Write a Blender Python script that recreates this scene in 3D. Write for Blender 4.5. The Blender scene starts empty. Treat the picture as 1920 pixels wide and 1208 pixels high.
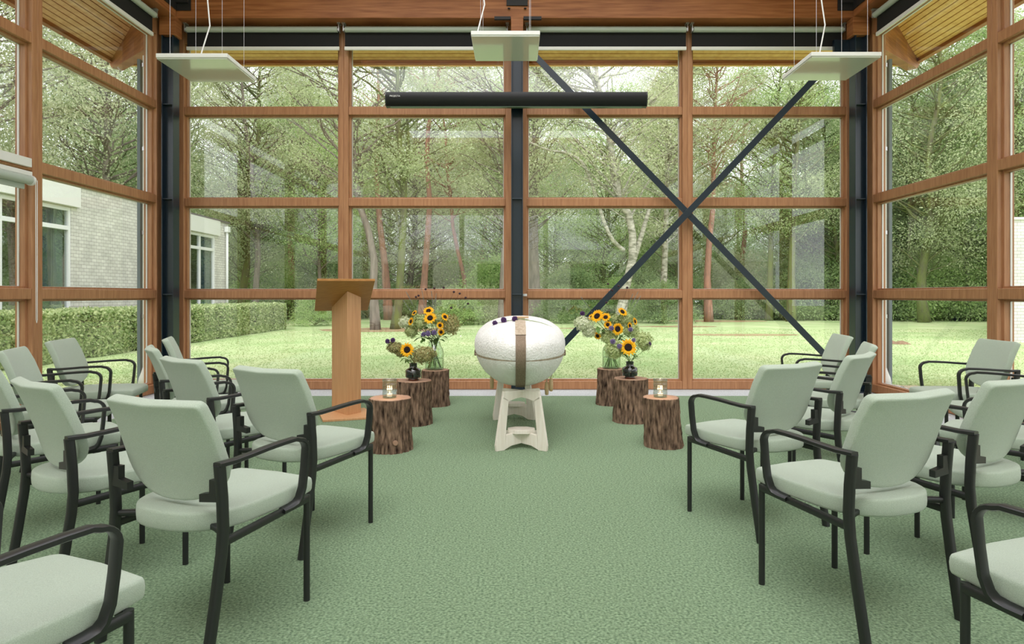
import bpy, math, random
import numpy as np
from mathutils import Vector, Matrix, noise
PI = math.pi
C = bpy.context.scene.collection
sc = bpy.context.scene

# ---------------------------------------------------------------- camera
CF, CX, CY, EYE = 1210.0, 965.0, 554.0, 1.2
cam = bpy.data.cameras.new('camera')
cam_o = bpy.data.objects.new('camera', cam); C.objects.link(cam_o)
cam_o.location = (0, 0, EYE); cam_o.rotation_euler = (PI/2, 0, 0)
cam.sensor_width = 36.0; cam.lens = CF*36.0/1920.0
cam.shift_x = -(CX-960.0)/1920.0; cam.shift_y = -(604.0-CY)/1920.0
cam.clip_start = 0.05; cam.clip_end = 400
sc.camera = cam_o
def at(px, py, y):
    """the point seen at pixel (px, py) at distance y"""
    return Vector(((px-CX)/CF*y, y, EYE-(py-CY)/CF*y))

# ---------------------------------------------------------------- sky, sun, exposure
W = bpy.data.worlds.new('sky'); sc.world = W; W.use_nodes = True
wn = W.node_tree; wn.nodes.clear()
wo = wn.nodes.new('ShaderNodeOutputWorld'); bg = wn.nodes.new('ShaderNodeBackground')
tc = wn.nodes.new('ShaderNodeTexCoord'); sx = wn.nodes.new('ShaderNodeSeparateXYZ')
cr = wn.nodes.new('ShaderNodeValToRGB')
cr.color_ramp.elements[0].position = 0.0; cr.color_ramp.elements[0].color = (0.80, 0.82, 0.86, 1)
cr.color_ramp.elements[1].position = 0.9; cr.color_ramp.elements[1].color = (1.0, 1.0, 1.03, 1)
wn.links.new(tc.outputs['Generated'], sx.inputs[0]); wn.links.new(sx.outputs['Z'], cr.inputs[0])
wn.links.new(cr.outputs[0], bg.inputs[0]); bg.inputs[1].default_value = 1.75
wn.links.new(bg.outputs[0], wo.inputs[0])
sun = bpy.data.lights.new('sun', 'SUN'); sun.energy = 1.1; sun.angle = math.radians(40); sun.color = (1.0, 0.98, 0.94)
sun_o = bpy.data.objects.new('sun', sun); C.objects.link(sun_o); sun_o.rotation_euler = (math.radians(38), math.radians(-8), 0)
sc.view_settings.view_transform = 'Standard'; sc.view_settings.look = 'None'
sc.view_settings.exposure = 0.62; sc.view_settings.gamma = 1.0; sc.view_settings.use_curve_mapping = False
try:
    sc.cycles.max_bounces = 10; sc.cycles.transparent_max_bounces = 24; sc.cycles.diffuse_bounces = 5
    sc.cycles.glossy_bounces = 4; sc.cycles.transmission_bounces = 8
except Exception: pass

# ---------------------------------------------------------------- helpers
def lin(c):
    return tuple((x/255/12.92 if x/255 <= .04045 else ((x/255+.055)/1.055)**2.4) for x in c)+(1.0,)
def tag(o, label=None, cat=None, group=None, kind=None):
    if label: o['label'] = label
    if cat: o['category'] = cat
    if group: o['group'] = group
    if kind: o['kind'] = kind
    return o
def empty(name, loc=(0, 0, 0), rz=0, label=None, cat=None, group=None):
    o = bpy.data.objects.new(name, None); C.objects.link(o)
    o.location = loc; o.rotation_euler = (0, 0, rz); o.empty_display_size = .1
    return tag(o, label, cat, group)
class MB:
    def __init__(s): s.v = []; s.f = []
    def add(s, vs, fs):
        n = len(s.v); s.v += [tuple(v) for v in vs]; s.f += [tuple(i+n for i in f) for f in fs]; return s
    def box(s, a, b, M=None):
        x0, y0, z0 = a; x1, y1, z1 = b
        vs = [Vector(p) for p in ((x0,y0,z0),(x1,y0,z0),(x1,y1,z0),(x0,y1,z0),(x0,y0,z1),(x1,y0,z1),(x1,y1,z1),(x0,y1,z1))]
        if M is not None: vs = [M @ v for v in vs]
        return s.add(vs, [(0,3,2,1),(4,5,6,7),(0,1,5,4),(1,2,6,5),(2,3,7,6),(3,0,4,7)])
    def tube(s, pts, r, n=10, cap=True, flat=None, up=None):
        """flat=(a,b): elliptical or boxy section with half sizes a (side) and b (up)"""
        P = [Vector(p) for p in pts]; m = len(P); R = r if isinstance(r, (list, tuple)) else [r]*m
        vs = []; u = None
        for i, p in enumerate(P):
            t = (P[min(i+1, m-1)]-P[max(i-1, 0)]).normalized()
            if u is None:
                u = Vector(up) if up is not None else (Vector((0, 0, 1)) if abs(t.z) < .9 else Vector((0, 1, 0)))
            u = (u-t*u.dot(t)); u = u.normalized() if u.length > 1e-6 else t.orthogonal().normalized()
            w = t.cross(u)
            for k in range(n):
                a = 2*PI*(k+.5)/n; ca, sa = math.cos(a), math.sin(a)
                if flat:
                    e = .45
                    ca = math.copysign(abs(ca)**e, ca); sa = math.copysign(abs(sa)**e, sa)
                    vs.append(p+w*ca*flat[0]*R[i]+u*sa*flat[1]*R[i])
                else: vs.append(p+w*ca*R[i]+u*sa*R[i])
        fs = [(i*n+k, i*n+(k+1) % n, (i+1)*n+(k+1) % n, (i+1)*n+k) for i in range(m-1) for k in range(n)]
        if cap: fs += [tuple(range(n-1, -1, -1)), tuple((m-1)*n+k for k in range(n))]
        return s.add(vs, fs)
    def lathe(s, prof, n=24, c=(0, 0, 0), closed=False):
        vs = [(c[0]+r*math.cos(2*PI*k/n), c[1]+r*math.sin(2*PI*k/n), c[2]+z) for r, z in prof for k in range(n)]
        m = len(prof)
        fs = [(i*n+k, i*n+(k+1) % n, (i+1)*n+(k+1) % n, (i+1)*n+k) for i in range(m-1) for k in range(n)]
        if not closed:
            if prof[0][0] > 1e-5: fs.append(tuple(range(n-1, -1, -1)))
            if prof[-1][0] > 1e-5: fs.append(tuple((m-1)*n+k for k in range(n)))
        else: fs += [((m-1)*n+k, (m-1)*n+(k+1) % n, (k+1) % n, k) for k in range(n)]
        return s.add(vs, fs)
    def prism(s, poly, axis, a, b, M=None):
        """poly: 2-D outline, extruded along axis 0/1/2 from a to b"""
        def P(q, h):
            return {0: Vector((h, q[0], q[1])), 1: Vector((q[0], h, q[1])), 2: Vector((q[0], q[1], h))}[axis]
        n = len(poly); vs = [P(q, a) for q in poly]+[P(q, b) for q in poly]
        if M is not None: vs = [M @ v for v in vs]
        return s.add(vs, [tuple(range(n)), tuple(range(2*n-1, n-1, -1))]+[(k, n+k, n+(k+1) % n, (k+1) % n) for k in range(n)])
    def build(s, name, mat, parent=None, smooth=False, bevel=0, fix=True, auto=None):
        me = bpy.data.meshes.new(name); me.from_pydata([tuple(v) for v in s.v], [], s.f)
        if fix:
            import bmesh
            bm = bmesh.new(); bm.from_mesh(me); bmesh.ops.recalc_face_normals(bm, faces=bm.faces); bm.to_mesh(me); bm.free()
        me.materials.append(mat)
        if smooth:
            me.polygons.foreach_set('use_smooth', [True]*len(me.polygons))
            if auto:
                try: me.set_sharp_from_angle(angle=math.radians(auto))
                except Exception: pass
        o = bpy.data.objects.new(name, me); C.objects.link(o)
        if parent: o.parent = parent
        if bevel:
            b = o.modifiers.new('bevel', 'BEVEL'); b.width = bevel; b.segments = 2; b.limit_method = 'ANGLE'; b.angle_limit = math.radians(40)
        return o
def copy_tree(o, parent=None):
    c = o.copy(); C.objects.link(c)
    if parent is not None:
        c.parent = parent; c.matrix_parent_inverse = o.matrix_parent_inverse.copy()
    for ch in list(o.children): copy_tree(ch, c)
    return c
def struct(o, label=None):
    o['kind'] = 'structure'
    if label: o['label'] = label
    return o

# ---------------------------------------------------------------- materials
def mat(name, rgb, rough=.6, metal=0, spec=.5, nscale=0, namt=0, bump=0, bscale=50, coords='Object', stretch=None, sheen=0, coat=0, rgb2=None, island=0):
    m = bpy.data.materials.new(name); m.use_nodes = True; nt = m.node_tree
    p = nt.nodes['Principled BSDF']; p.inputs['Base Color'].default_value = lin(rgb)
    p.inputs['Roughness'].default_value = rough; p.inputs['Metallic'].default_value = metal
    p.inputs['Specular IOR Level'].default_value = spec
    if sheen: p.inputs['Sheen Weight'].default_value = sheen
    if coat: p.inputs['Coat Weight'].default_value = coat
    L = nt.links.new
    if nscale or bump or island:
        t = nt.nodes.new('ShaderNodeTexCoord'); mp = nt.nodes.new('ShaderNodeMapping')
        if stretch: mp.inputs['Scale'].default_value = stretch
        L(t.outputs[coords], mp.inputs[0])
    if nscale:
        n = nt.nodes.new('ShaderNodeTexNoise'); n.inputs['Scale'].default_value = nscale; n.inputs['Detail'].default_value = 6
        L(mp.outputs[0], n.inputs['Vector'])
        r = nt.nodes.new('ShaderNodeMapRange'); r.inputs[1].default_value = .3; r.inputs[2].default_value = .7
        L(n.outputs[0], r.inputs[0])
        mx = nt.nodes.new('ShaderNodeMix'); mx.data_type = 'RGBA'
        a = lin(rgb); b = lin(rgb2) if rgb2 else tuple(min(1, x*(1-namt)) for x in a[:3])+(1,)
        mx.inputs[6].default_value = a; mx.inputs[7].default_value = b
        L(r.outputs[0], mx.inputs[0]); L(mx.outputs[2], p.inputs['Base Color'])
    if bump:
        n2 = nt.nodes.new('ShaderNodeTexNoise'); n2.inputs['Scale'].default_value = bscale; n2.inputs['Detail'].default_value = 4
        L(mp.outputs[0], n2.inputs['Vector'])
        bp = nt.nodes.new('ShaderNodeBump'); bp.inputs['Strength'].default_value = bump; bp.inputs['Distance'].default_value = .01
        L(n2.outputs[0], bp.inputs['Height']); L(bp.outputs[0], p.inputs['Normal'])
    return m
def leafmat(name, a, b, trans=.35, rough=.55):
    m = bpy.data.materials.new(name); m.use_nodes = True; nt = m.node_tree; nt.nodes.clear(); L = nt.links.new
    o = nt.nodes.new('ShaderNodeOutputMaterial'); g = nt.nodes.new('ShaderNodeNewGeometry')
    mx = nt.nodes.new('ShaderNodeMix'); mx.data_type = 'RGBA'; mx.inputs[6].default_value = lin(a); mx.inputs[7].default_value = lin(b)
    L(g.outputs['Random Per Island'], mx.inputs[0])
    p = nt.nodes.new('ShaderNodeBsdfPrincipled'); p.inputs['Roughness'].default_value = rough; p.inputs['Specular IOR Level'].default_value = .3
    t = nt.nodes.new('ShaderNodeBsdfTranslucent'); ms = nt.nodes.new('ShaderNodeMixShader'); ms.inputs[0].default_value = trans
    L(mx.outputs[2], p.inputs['Base Color']); L(mx.outputs[2], t.inputs['Color'])
    L(p.outputs[0], ms.inputs[1]); L(t.outputs[0], ms.inputs[2]); L(ms.outputs[0], o.inputs[0])
    return m
def glassmat(name, tint=(1, 1, 1), r0=.08, rough=0.0):
    m = bpy.data.materials.new(name); m.use_nodes = True; nt = m.node_tree; nt.nodes.clear(); L = nt.links.new
    o = nt.nodes.new('ShaderNodeOutputMaterial'); lw = nt.nodes.new('ShaderNodeLayerWeight'); lw.inputs[0].default_value = .5
    pw = nt.nodes.new('ShaderNodeMath'); pw.operation = 'POWER'; pw.inputs[1].default_value = 5
    ma = nt.nodes.new('ShaderNodeMath'); ma.operation = 'MULTIPLY_ADD'; ma.inputs[1].default_value = 1-r0; ma.inputs[2].default_value = r0
    tr = nt.nodes.new('ShaderNodeBsdfTransparent'); tr.inputs[0].default_value = tuple(tint)+(1,)
    gl = nt.nodes.new('ShaderNodeBsdfGlossy'); gl.inputs['Roughness'].default_value = rough
    ms = nt.nodes.new('ShaderNodeMixShader'); L(lw.outputs['Facing'], pw.inputs[0]); L(pw.outputs[0], ma.inputs[0]); L(ma.outputs[0], ms.inputs[0])
    L(tr.outputs[0], ms.inputs[1]); L(gl.outputs[0], ms.inputs[2])
    L(ms.outputs[0], o.inputs[0]); return m
def brickmat(name, a, b, mortar, ax, w=.19, h=.085):
    m = bpy.data.materials.new(name); m.use_nodes = True; nt = m.node_tree; L = nt.links.new
    p = nt.nodes['Principled BSDF']; p.inputs['Roughness'].default_value = .85
    g = nt.nodes.new('ShaderNodeNewGeometry'); s = nt.nodes.new('ShaderNodeSeparateXYZ'); c = nt.nodes.new('ShaderNodeCombineXYZ')
    L(g.outputs['Position'], s.inputs[0]); L(s.outputs[ax], c.inputs[0]); L(s.outputs[2], c.inputs[1])
    br = nt.nodes.new('ShaderNodeTexBrick'); L(c.outputs[0], br.inputs['Vector'])
    br.inputs['Color1'].default_value = lin(a); br.inputs['Color2'].default_value = lin(b); br.inputs['Mortar'].default_value = lin(mortar)
    br.inputs['Scale'].default_value = 1; br.inputs['Mortar Size'].default_value = .006; br.inputs['Brick Width'].default_value = w; br.inputs['Row Height'].default_value = h
    n = nt.nodes.new('ShaderNodeTexNoise'); n.inputs['Scale'].default_value = 2.5; n.inputs['Detail'].default_value = 8; L(c.outputs[0], n.inputs['Vector'])
    r = nt.nodes.new('ShaderNodeMapRange'); r.inputs[1].default_value = .35; r.inputs[2].default_value = .75; r.inputs[3].default_value = 1; r.inputs[4].default_value = .78
    L(n.outputs[0], r.inputs[0])
    mu = nt.nodes.new('ShaderNodeMix'); mu.data_type = 'RGBA'; mu.blend_type = 'MULTIPLY'; mu.inputs[0].default_value = 1
    L(br.outputs[0], mu.inputs[6]); L(r.outputs[0], mu.inputs[7]); L(mu.outputs[2], p.inputs['Base Color'])
    return m
M = {}
M['timber'] = mat('larch_frame', (178, 130, 92), .42, nscale=3, rgb2=(154, 106, 72), stretch=(14, 14, 1.2), spec=.4)
M['timber_h'] = mat('larch_transom', (178, 130, 92), .42, nscale=3, rgb2=(154, 106, 72), stretch=(1.2, 1.2, 18), spec=.4)
M['beam'] = mat('glulam', (176, 116, 72), .5, nscale=2.5, rgb2=(132, 78, 42), stretch=(.8, .8, 14), spec=.35)
M['soffit'] = mat('soffit_boards', (238, 192, 118), .45, nscale=2, rgb2=(218, 164, 92), stretch=(6, 6, 6))
M['soffit_red'] = mat('soffit_boards_reddish', (224, 172, 138), .45, nscale=2, rgb2=(202, 146, 112), stretch=(6, 6, 6))  # redder tone of the boards, for the left soffit and the ceiling
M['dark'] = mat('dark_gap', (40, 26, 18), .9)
M['spacer'] = mat('aluminium_spacer', (216, 214, 212), .4, metal=.2)
M['steel'] = mat('dark_blue_steel', (15, 34, 47), .30, spec=.6)
M['black'] = mat('black_powder_coat', (30, 31, 31), .38, spec=.55)
M['caseblack'] = mat('black_screen_case', (15, 16, 18), .42, spec=.35)
M['bracket'] = mat('black_bracket', (34, 34, 36), .6)
M['carpet'] = mat('green_carpet', (156, 182, 144), .95, spec=.05, nscale=95, rgb2=(74, 102, 70), bump=1.0, bscale=140, sheen=.15)
M['mat_strip'] = mat('pebble_edging', (214, 217, 218), .8, nscale=120, rgb2=(150, 155, 158), bump=.5, bscale=120)
M['fabric'] = mat('sage_fabric', (184, 197, 180), .9, spec=.15, nscale=420, rgb2=(160, 174, 156), bump=.35, bscale=600, sheen=.3)
M['white'] = mat('white_lacquer', (226, 226, 224), .35)
M['whitepanel'] = mat('white_panel', (226, 226, 222), .5)
M['panelglass'] = mat('milk_white_panel', (190, 195, 184), .08, spec=.5, coat=.5)
M['plaster'] = mat('white_plaster', (225, 222, 215), .9)
M['blackfab'] = mat('black_screen_fabric', (22, 22, 23), .85, nscale=200, namt=.3)
M['tube'] = mat('grey_green_roller_cloth', (176, 186, 176), .6)
M['alu'] = mat('satin_aluminium', (200, 202, 204), .3, metal=.7)
M['bamboo'] = mat('bamboo_wood', (214, 164, 118), .45, nscale=3, rgb2=(198, 146, 100), stretch=(22, 22, 1))
M['bamboo_shaded'] = mat('bamboo_wood_shaded', (186, 132, 72), .45, nscale=3, rgb2=(166, 112, 56), stretch=(1.5, 22, 22))  # darker copy for the board, its underside shade put into the colour
M['birch'] = mat('whitewashed_birch', (232, 226, 216), .5, nscale=4, rgb2=(222, 213, 200), stretch=(14, 14, 1))
M['felt'] = mat('white_wool_felt', (236, 235, 232), .95, spec=.1, nscale=14, rgb2=(226, 224, 219), bump=1.0, bscale=60, sheen=.3)
M['linen'] = mat('brown_linen_strap', (150, 132, 112), .9, nscale=60, rgb2=(118, 100, 84), stretch=(4, 1, 1), bump=.5, bscale=200)
M['linen_l'] = mat('pale_linen_strap', (196, 182, 162), .9, nscale=40, rgb2=(160, 142, 120), bump=1, bscale=40)
M['toggle'] = mat('wooden_toggle', (196, 168, 130), .6)
M['bark'] = mat('rough_bark', (150, 124, 104), .95, nscale=12, rgb2=(40, 29, 24), stretch=(3.5, 3.5, .9), bump=1.0, bscale=18, spec=.1)
M['cutwood'] = mat('sawn_end_grain', (186, 152, 126), .8, nscale=6, rgb2=(158, 122, 100))
M['glass'] = glassmat('window_glass', (.97, .985, .975), .11)
M['vaseglass'] = glassmat('clear_vase_glass', (.93, .965, .93), .07)
M['darkvase'] = mat('oil_dark_glass', (16, 14, 18), .08, spec=.9, coat=1)
M['petal'] = leafmat('sunflower_petal', (255, 208, 40), (252, 186, 22), .3)
M['disc'] = mat('sunflower_disc', (48, 26, 14), .95, nscale=300, rgb2=(24, 12, 8), bump=1, bscale=500)
M['stem'] = leafmat('green_stem', (112, 140, 72), (134, 160, 92), .1)
M['leafy'] = leafmat('bouquet_leaf', (84, 120, 54), (116, 150, 78), .3)
M['hyd_green'] = leafmat('green_hydrangea', (176, 192, 126), (216, 224, 172), .35)
M['hyd_white'] = leafmat('white_hydrangea', (214, 224, 186), (240, 242, 222), .3)
M['hyd_brown'] = leafmat('faded_hydrangea', (158, 164, 104), (198, 182, 134), .35)
M['purple'] = leafmat('purple_allium', (96, 66, 116), (140, 110, 160), .2)
M['lilac'] = leafmat('lilac_thistle', (140, 124, 168), (176, 164, 200), .2)
M['seed'] = mat('dark_seedhead', (60, 40, 46), .9)
M['drygrey'] = leafmat('dry_grey_stem', (120, 126, 120), (150, 152, 146), .2)
M['wax'] = mat('candle_wax', (240, 235, 225), .5)
fl = bpy.data.materials.new('candle_flame'); fl.use_nodes = True; fp = fl.node_tree.nodes['Principled BSDF']
fp.inputs['Base Color'].default_value = (1, .6, .3, 1); fp.inputs['Emission Color'].default_value = (1, .55, .25, 1); fp.inputs['Emission Strength'].default_value = 2.5
M['flame'] = fl

# ---------------------------------------------------------------- the room
YB, YR, XS = 8.23, -3.7, 4.41       # inner faces of the frames: back, rear, sides
GL = -0.06                          # ground outside
m = MB().box((-3.9, YR, -.05), (3.9, 7.70, 0.0)); struct(m.build('floor', M['carpet']), 'green carpet floor')
m = MB()
m.box((-4.6, YR, -.06), (4.6, 8.45, -.008)); m.box((-4.41, 7.702, -.008), (4.41, 8.23, -.002))
m.box((-4.41, YR, -.008), (-3.902, 7.702, -.002)); m.box((3.902, YR, -.008), (4.41, 7.702, -.002))
struct(m.build('trim_1', M['mat_strip']), 'pale pebble edging strip between carpet and windows')

TZ = (1.214, 2.39, 3.556)           # transom heights
def bay(a, b, la, lb, kind, n, flip=1):
    """a glazed bay between a and b with stiles la, lb wide; kind 'back' (a,b are x) or 'side' (a,b are y)"""
    D0, D1 = (0.0, .16)
    fr = MB()
    def bx(m, u0, u1, d0, d1, z0, z1):
        if kind == 'back': m.box((u0, YB+d0, z0), (u1, YB+d1, z1))
        elif kind == 'rear': m.box((u0, YR-d1, z0), (u1, YR-d0, z1))
        else:
            x0, x1 = sorted((flip*(XS+d0), flip*(XS+d1))); m.box((x0, u0, z0), (x1, u1, z1))
    bx(fr, a, a+la, D0, D1, 0, 5.3); bx(fr, b-lb, b, D0, D1, 0, 5.3)
    bx(fr, a+la, b-lb, D0+.002, D1, 0, .105); bx(fr, a+la, b-lb, D0+.002, D1, 4.42, 5.3)
    for z in TZ: bx(fr, a+la, b-lb, D0+.004, D1, z-.05, z+.05)
    zs = [.105]+[q for z in TZ for q in (z-.05, z+.05)]+[4.42]
    o = fr.build('window_%d' % n, M['timber'], bevel=.006); struct(o)
    gb = MB(); pn = []
    for i in range(4):
        z0, z1 = zs[2*i], zs[2*i+1]; u0, u1 = a+la, b-lb; w = .022
        bx(gb, u0, u0+w, .05, .12, z0, z1); bx(gb, u1-w, u1, .05, .12, z0, z1)
        bx(gb, u0+w, u1-w, .05, .12, z0, z0+w*.8); bx(gb, u0+w, u1-w, .05, .12, z1-w*.8, z1)
        pn.append((u0+w*.5, u1-w*.5, z0+.01, z1-.01))
    gb.build('glazing_bead', M['timber'], o)
    sp = MB(); u0, u1 = a+la+.018, b-lb-.018
    for i in range(4):
        z0, z1 = zs[2*i]+.014, zs[2*i+1]-.014
        bx(sp, u0, u0+.012, .101, .118, z0, z1); bx(sp, u1-.012, u1, .101, .118, z0, z1); bx(sp, u0, u1, .101, .118, z0, z0+.008); bx(sp, u0, u1, .101, .118, z1-.008, z1)
    sp.build('glass_spacer', M['spacer'], o)
    for u0, u1, z0, z1 in pn:
        g = MB()
        if kind == 'back': g.add([(u0, YB+.10, z0), (u1, YB+.10, z0), (u1, YB+.10, z1), (u0, YB+.10, z1)], [(0, 1, 2, 3)])
        elif kind == 'rear': g.add([(u0, YR-.10, z0), (u1, YR-.10, z0), (u1, YR-.10, z1), (u0, YR-.10, z1)], [(0, 1, 2, 3)])
        else:
            x = flip*(XS+.10); g.add([(x, u0, z0), (x, u1, z0), (x, u1, z1), (x, u0, z1)], [(0, 1, 2, 3)])
        g.build('pane', M['glass'], o, fix=False)
    return o
bay(-4.41, -2.183, .19, .062, 'back', 1); bay(-2.183, .018, .062, .136, 'back', 2)
bay(.018, 2.203, .136, .062, 'back', 3); bay(2.203, 4.41, .062, .175, 'back', 4)
n = 5
for s in (-1, 1):
    e = [8.23, 5.965, 3.775, 1.585, -.605, -2.795]
    for i in range(5):
        bay(e[i+1], e[i], .065 if i < 4 else .065, .28 if i == 0 else .065, 'side', n, s); n += 1
    st = MB().box((min(s*4.41, s*4.57), YR-.1, 0), (max(s*4.41, s*4.57), -2.795, 5.3)); struct(st.build('wall_%s' % ('left' if s < 0 else 'right'), M['plaster']))
# corner posts of the glazing
for i, s in enumerate((-1, 1)):
    struct(MB().box((min(s*4.41, s*4.57), 8.23, 0), (max(s*4.41, s*4.57), 8.39, 5.3)).build('trim_%d' % (2+i), M['timber']))
# the rear side of the room, behind the viewer: plaster with a wide glazed opening
m = MB(); m.box((-4.57, YR-.16, 0), (-4.3, YR, 5.6)).box((3.5, YR-.16, 0), (4.57, YR, 5.6)).box((-4.3, YR-.16, 3.75), (3.5, YR, 5.6))
m.box((-1.75, YR-.14, 0), (-1.6, YR-.02, 3.75)).box((.9, YR-.14, 0), (1.05, YR-.02, 3.75)).box((-4.3, YR-.14, 1.17), (3.5, YR-.02, 1.26))
struct(m.build('wall_rear', M['plaster']))
# outer ceiling: boards rising from the walls to a wide opening added for daylight
sl = .27
def hip(m, t0, t1, yb, yr, xs, z0, th=.02):
    pass
m = MB()
def quad(m, a, b, c, d, th=.06):
    v = [Vector(p) for p in (a, b, c, d)]
    m.add(v+[p+Vector((0, 0, th)) for p in v], [(0, 1, 2, 3), (7, 6, 5, 4), (0, 4, 5, 1), (1, 5, 6, 2), (2, 6, 7, 3), (3, 7, 4, 0)])
zi, zo = 5.3+sl*1.4, 5.3
ix, iyb, iyr = XS-1.4, YB-1.4, YR+1.4
quad(m, (-XS, YB, zo), (XS, YB, zo), (ix, iyb, zi), (-ix, iyb, zi)); quad(m, (-XS, YR, zo), (XS, YR, zo), (ix, iyr, zi), (-ix, iyr, zi))
quad(m, (-XS, YR, zo), (-XS, YB, zo), (-ix, iyb, zi), (-ix, iyr, zi)); quad(m, (XS, YR, zo), (XS, YB, zo), (ix, iyb, zi), (ix, iyr, zi))
for y in (YB-1.4, 4.0, 1.2, YR+1.4): m.box((-ix, y-.06, zi-.02), (ix, y+.06, zi+.14))
for x in (-ix, 0, ix): m.box((x-.06, iyr, zi), (x+.06, iyb, zi+.12))
struct(m.build('ceiling', M['soffit_red']), 'wooden ceiling rising to a wide opening added for light')
# eaves: sloping boarded soffits on three sides
def Zs(t): return 4.84+sl*(1.74-t)
bw = .088
def soffit(side, no):
    m = MB(); k = 0; t = -.05
    while t < 1.70:
        t2 = t+bw-.015
        for tt0, tt1, dz in ((t, t2, 0),):
            z0, z1 = Zs(tt0), Zs(tt1); A, B = 4.57+tt0-.05, 4.57+tt1-.05; Y0, Y1 = 8.39+tt0-.05, 8.39+tt1-.05
            if side == 0: quad(m, (-A, Y0, z0), (A, Y0, z0), (B, Y1, z1), (-B, Y1, z1), .02)
            else:
                x0, x1 = side*A, side*B; quad(m, (x0, YR-1, z0), (x0, Y0, z0), (x1, Y1, z1), (x1, YR-1, z1), .02)
        t += bw
    o = m.build('trim_%d' % no, M['soffit'] if side >= 0 else M['soffit_red']); struct(o, 'boarded eaves soffit')
    b = MB()
    A, B, Y0, Y1 = 4.5, 4.52+1.74, 8.32, 8.34+1.74
    z0, z1 = Zs(0)+.045, Zs(1.74)+.045
    if side == 0: quad(b, (-A, Y0, z0), (A, Y0, z0), (B, Y1, z1), (-B, Y1, z1), .15)
    else: quad(b, (side*A, YR-1, z0), (side*A, Y0, z0), (side*B, Y1, z1), (side*B, YR-1, z1), .15)
    b.build('roof_deck', M['dark'], o)
    f = MB()
    if side == 0: f.box((-B, Y1-.06, 4.80), (B, Y1+.02, 5.06))
    else: f.box((min(side*(B-.06), side*(B+.02)), YR-1, 4.80), (max(side*(B-.06), side*(B+.02)), Y1, 5.06))
    f.build('fascia_board', M['beam'], o)
    if side == 0: MB().box((-B, Y1-.02, 4.785), (B, Y1+.03, 4.81)).build('drip_edge', M['soffit'], o)
soffit(0, 4); soffit(-1, 5); soffit(1, 6)
# hip rafters at the two outer corners
for i, s in enumerate((-1, 1)):
    Mx = Matrix.Translation((s*4.50, 8.35, 0)) @ Matrix.Rotation((PI/4 if s > 0 else 3*PI/4), 4, 'Z')
    L_ = 1.74*math.sqrt(2)
    poly = [(.15, 4.50), (L_-.12, 4.70), (L_+.03, 4.80), (L_+.03, 4.86), (.15, 5.28)]
    o = MB().prism(poly, 1, -.075, .075, Mx).build('trim_%d' % (7+i), M['beam'], bevel=.004); struct(o, 'glulam hip rafter under the eaves')
    pl = MB().box((.62, -.09, 4.60), (.66, -.078, 4.86), Mx).box((.62, .078, 4.60), (.66, .09, 4.86), Mx)
    pl.build('fixing_plate', M['alu'], o)
# glulam ring beams
m = MB().box((-4.25, 7.98, 4.63), (4.25, 8.20, 5.28)); struct(m.build('trim_9', M['beam'], bevel=.008), 'glulam beam over the end windows')
for i, s in enumerate((-1, 1)):
    a, b = sorted((s*4.18, s*4.40)); m = MB().box((a, YR, 4.63), (b, 7.97, 5.28)); struct(m.build('trim_%d' % (10+i), M['beam'], bevel=.008))
def steel_col(x, no, w=.145):
    """an I-section steel column standing in front of the frames"""
    y0, y1 = 7.93, 8.08
    m = MB().box((x-w/2, y0, 0), (x-w/2+.012, y1, 4.40)).box((x+w/2-.012, y0, 0), (x+w/2, y1, 4.40)).box((x-w/2+.01, y0+.065, 0), (x+w/2-.01, y0+.085, 4.40))
    m.box((x-w/2-.012, y0-.012, 0), (x+w/2+.012, y1+.012, .012))
    for z in (1.21, 2.39, 3.556): m.box((x-w/2+.008, y0+.012, z-.006), (x+w/2-.008, y1-.008, z+.006))
    o = m.build('trim_%d' % no, M['steel'], bevel=.002); struct(o, 'dark blue steel column'); return o
steel_col(-4.27, 12); steel_col(.03, 13); steel_col(4.26, 14)
for i, x in enumerate((-4.27, .03, 4.26)):
    w = .10 if i != 1 else .075
    o = MB().box((x-w, 7.93, 4.405), (x+w, 8.09, 4.63)).build('trim_%d' % (15+i), M['beam'], bevel=.004); struct(o)
    br = MB()
    if i == 1:
        br.box((x-.13, 7.962, 4.78), (x+.13, 7.978, 5.25)).box((x-.28, 7.94, 4.60), (x-.08, 7.978, 4.635)).box((x+.08, 7.94, 4.60), (x+.30, 7.978, 4.635))
        for dx in (-.1, .1): br.lathe([(.001, 0), (.016, 0), (.016, .01), (.001, .01)], 8, (x+dx, 7.96, 4.735))
    else:
        s = -1 if i == 0 else 1; a, b = sorted((x-s*.04, x-s*.27)); br.box((a, 7.962, 4.72), (b, 7.978, 5.25))
        a, b = sorted((s*4.165, s*4.178)); br.box((a, 7.60, 4.72), (b, 7.955, 5.25)); a, b = sorted((s*4.02, s*4.18)); br.box((a, 7.925, 4.80), (b, 7.96, 5.25))
    br.build('bracket_plate', M['bracket'], o)
# the flat-bar cross brace in the right half of the end wall
def bar(m, p, q, w, y, t):
    p = Vector(p); q = Vector(q); d = (q-p).normalized(); n_ = Vector((-d.y, d.x))*w/2
    m.prism([tuple(p+n_), tuple(p-n_), tuple(q-n_), tuple(q+n_)], 1, y, y+t)
m = MB(); bar(m, (.09, 4.38), (4.2, .14), .078, 8.10, .012)
o = struct(m.build('trim_18', M['steel'], bevel=.001), 'steel cross brace, two flat bars crossing')
m = MB(); bar(m, (4.2, 4.38), (.10, .05), .078, 8.085, .012); m.build('brace_bar', M['steel'], o, bevel=.001)
MB().box((2.13, 8.09, 2.19), (2.21, 8.112, 2.27), None).build('brace_joint', M['steel'], o)
MB().box((.07, 8.075, .012), (.16, 8.12, .16)).build('foot_plate', M['steel'], o); MB().box((4.13, 8.075, .012), (4.19, 8.12, .22)).build('foot_plate', M['steel'], o)
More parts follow.
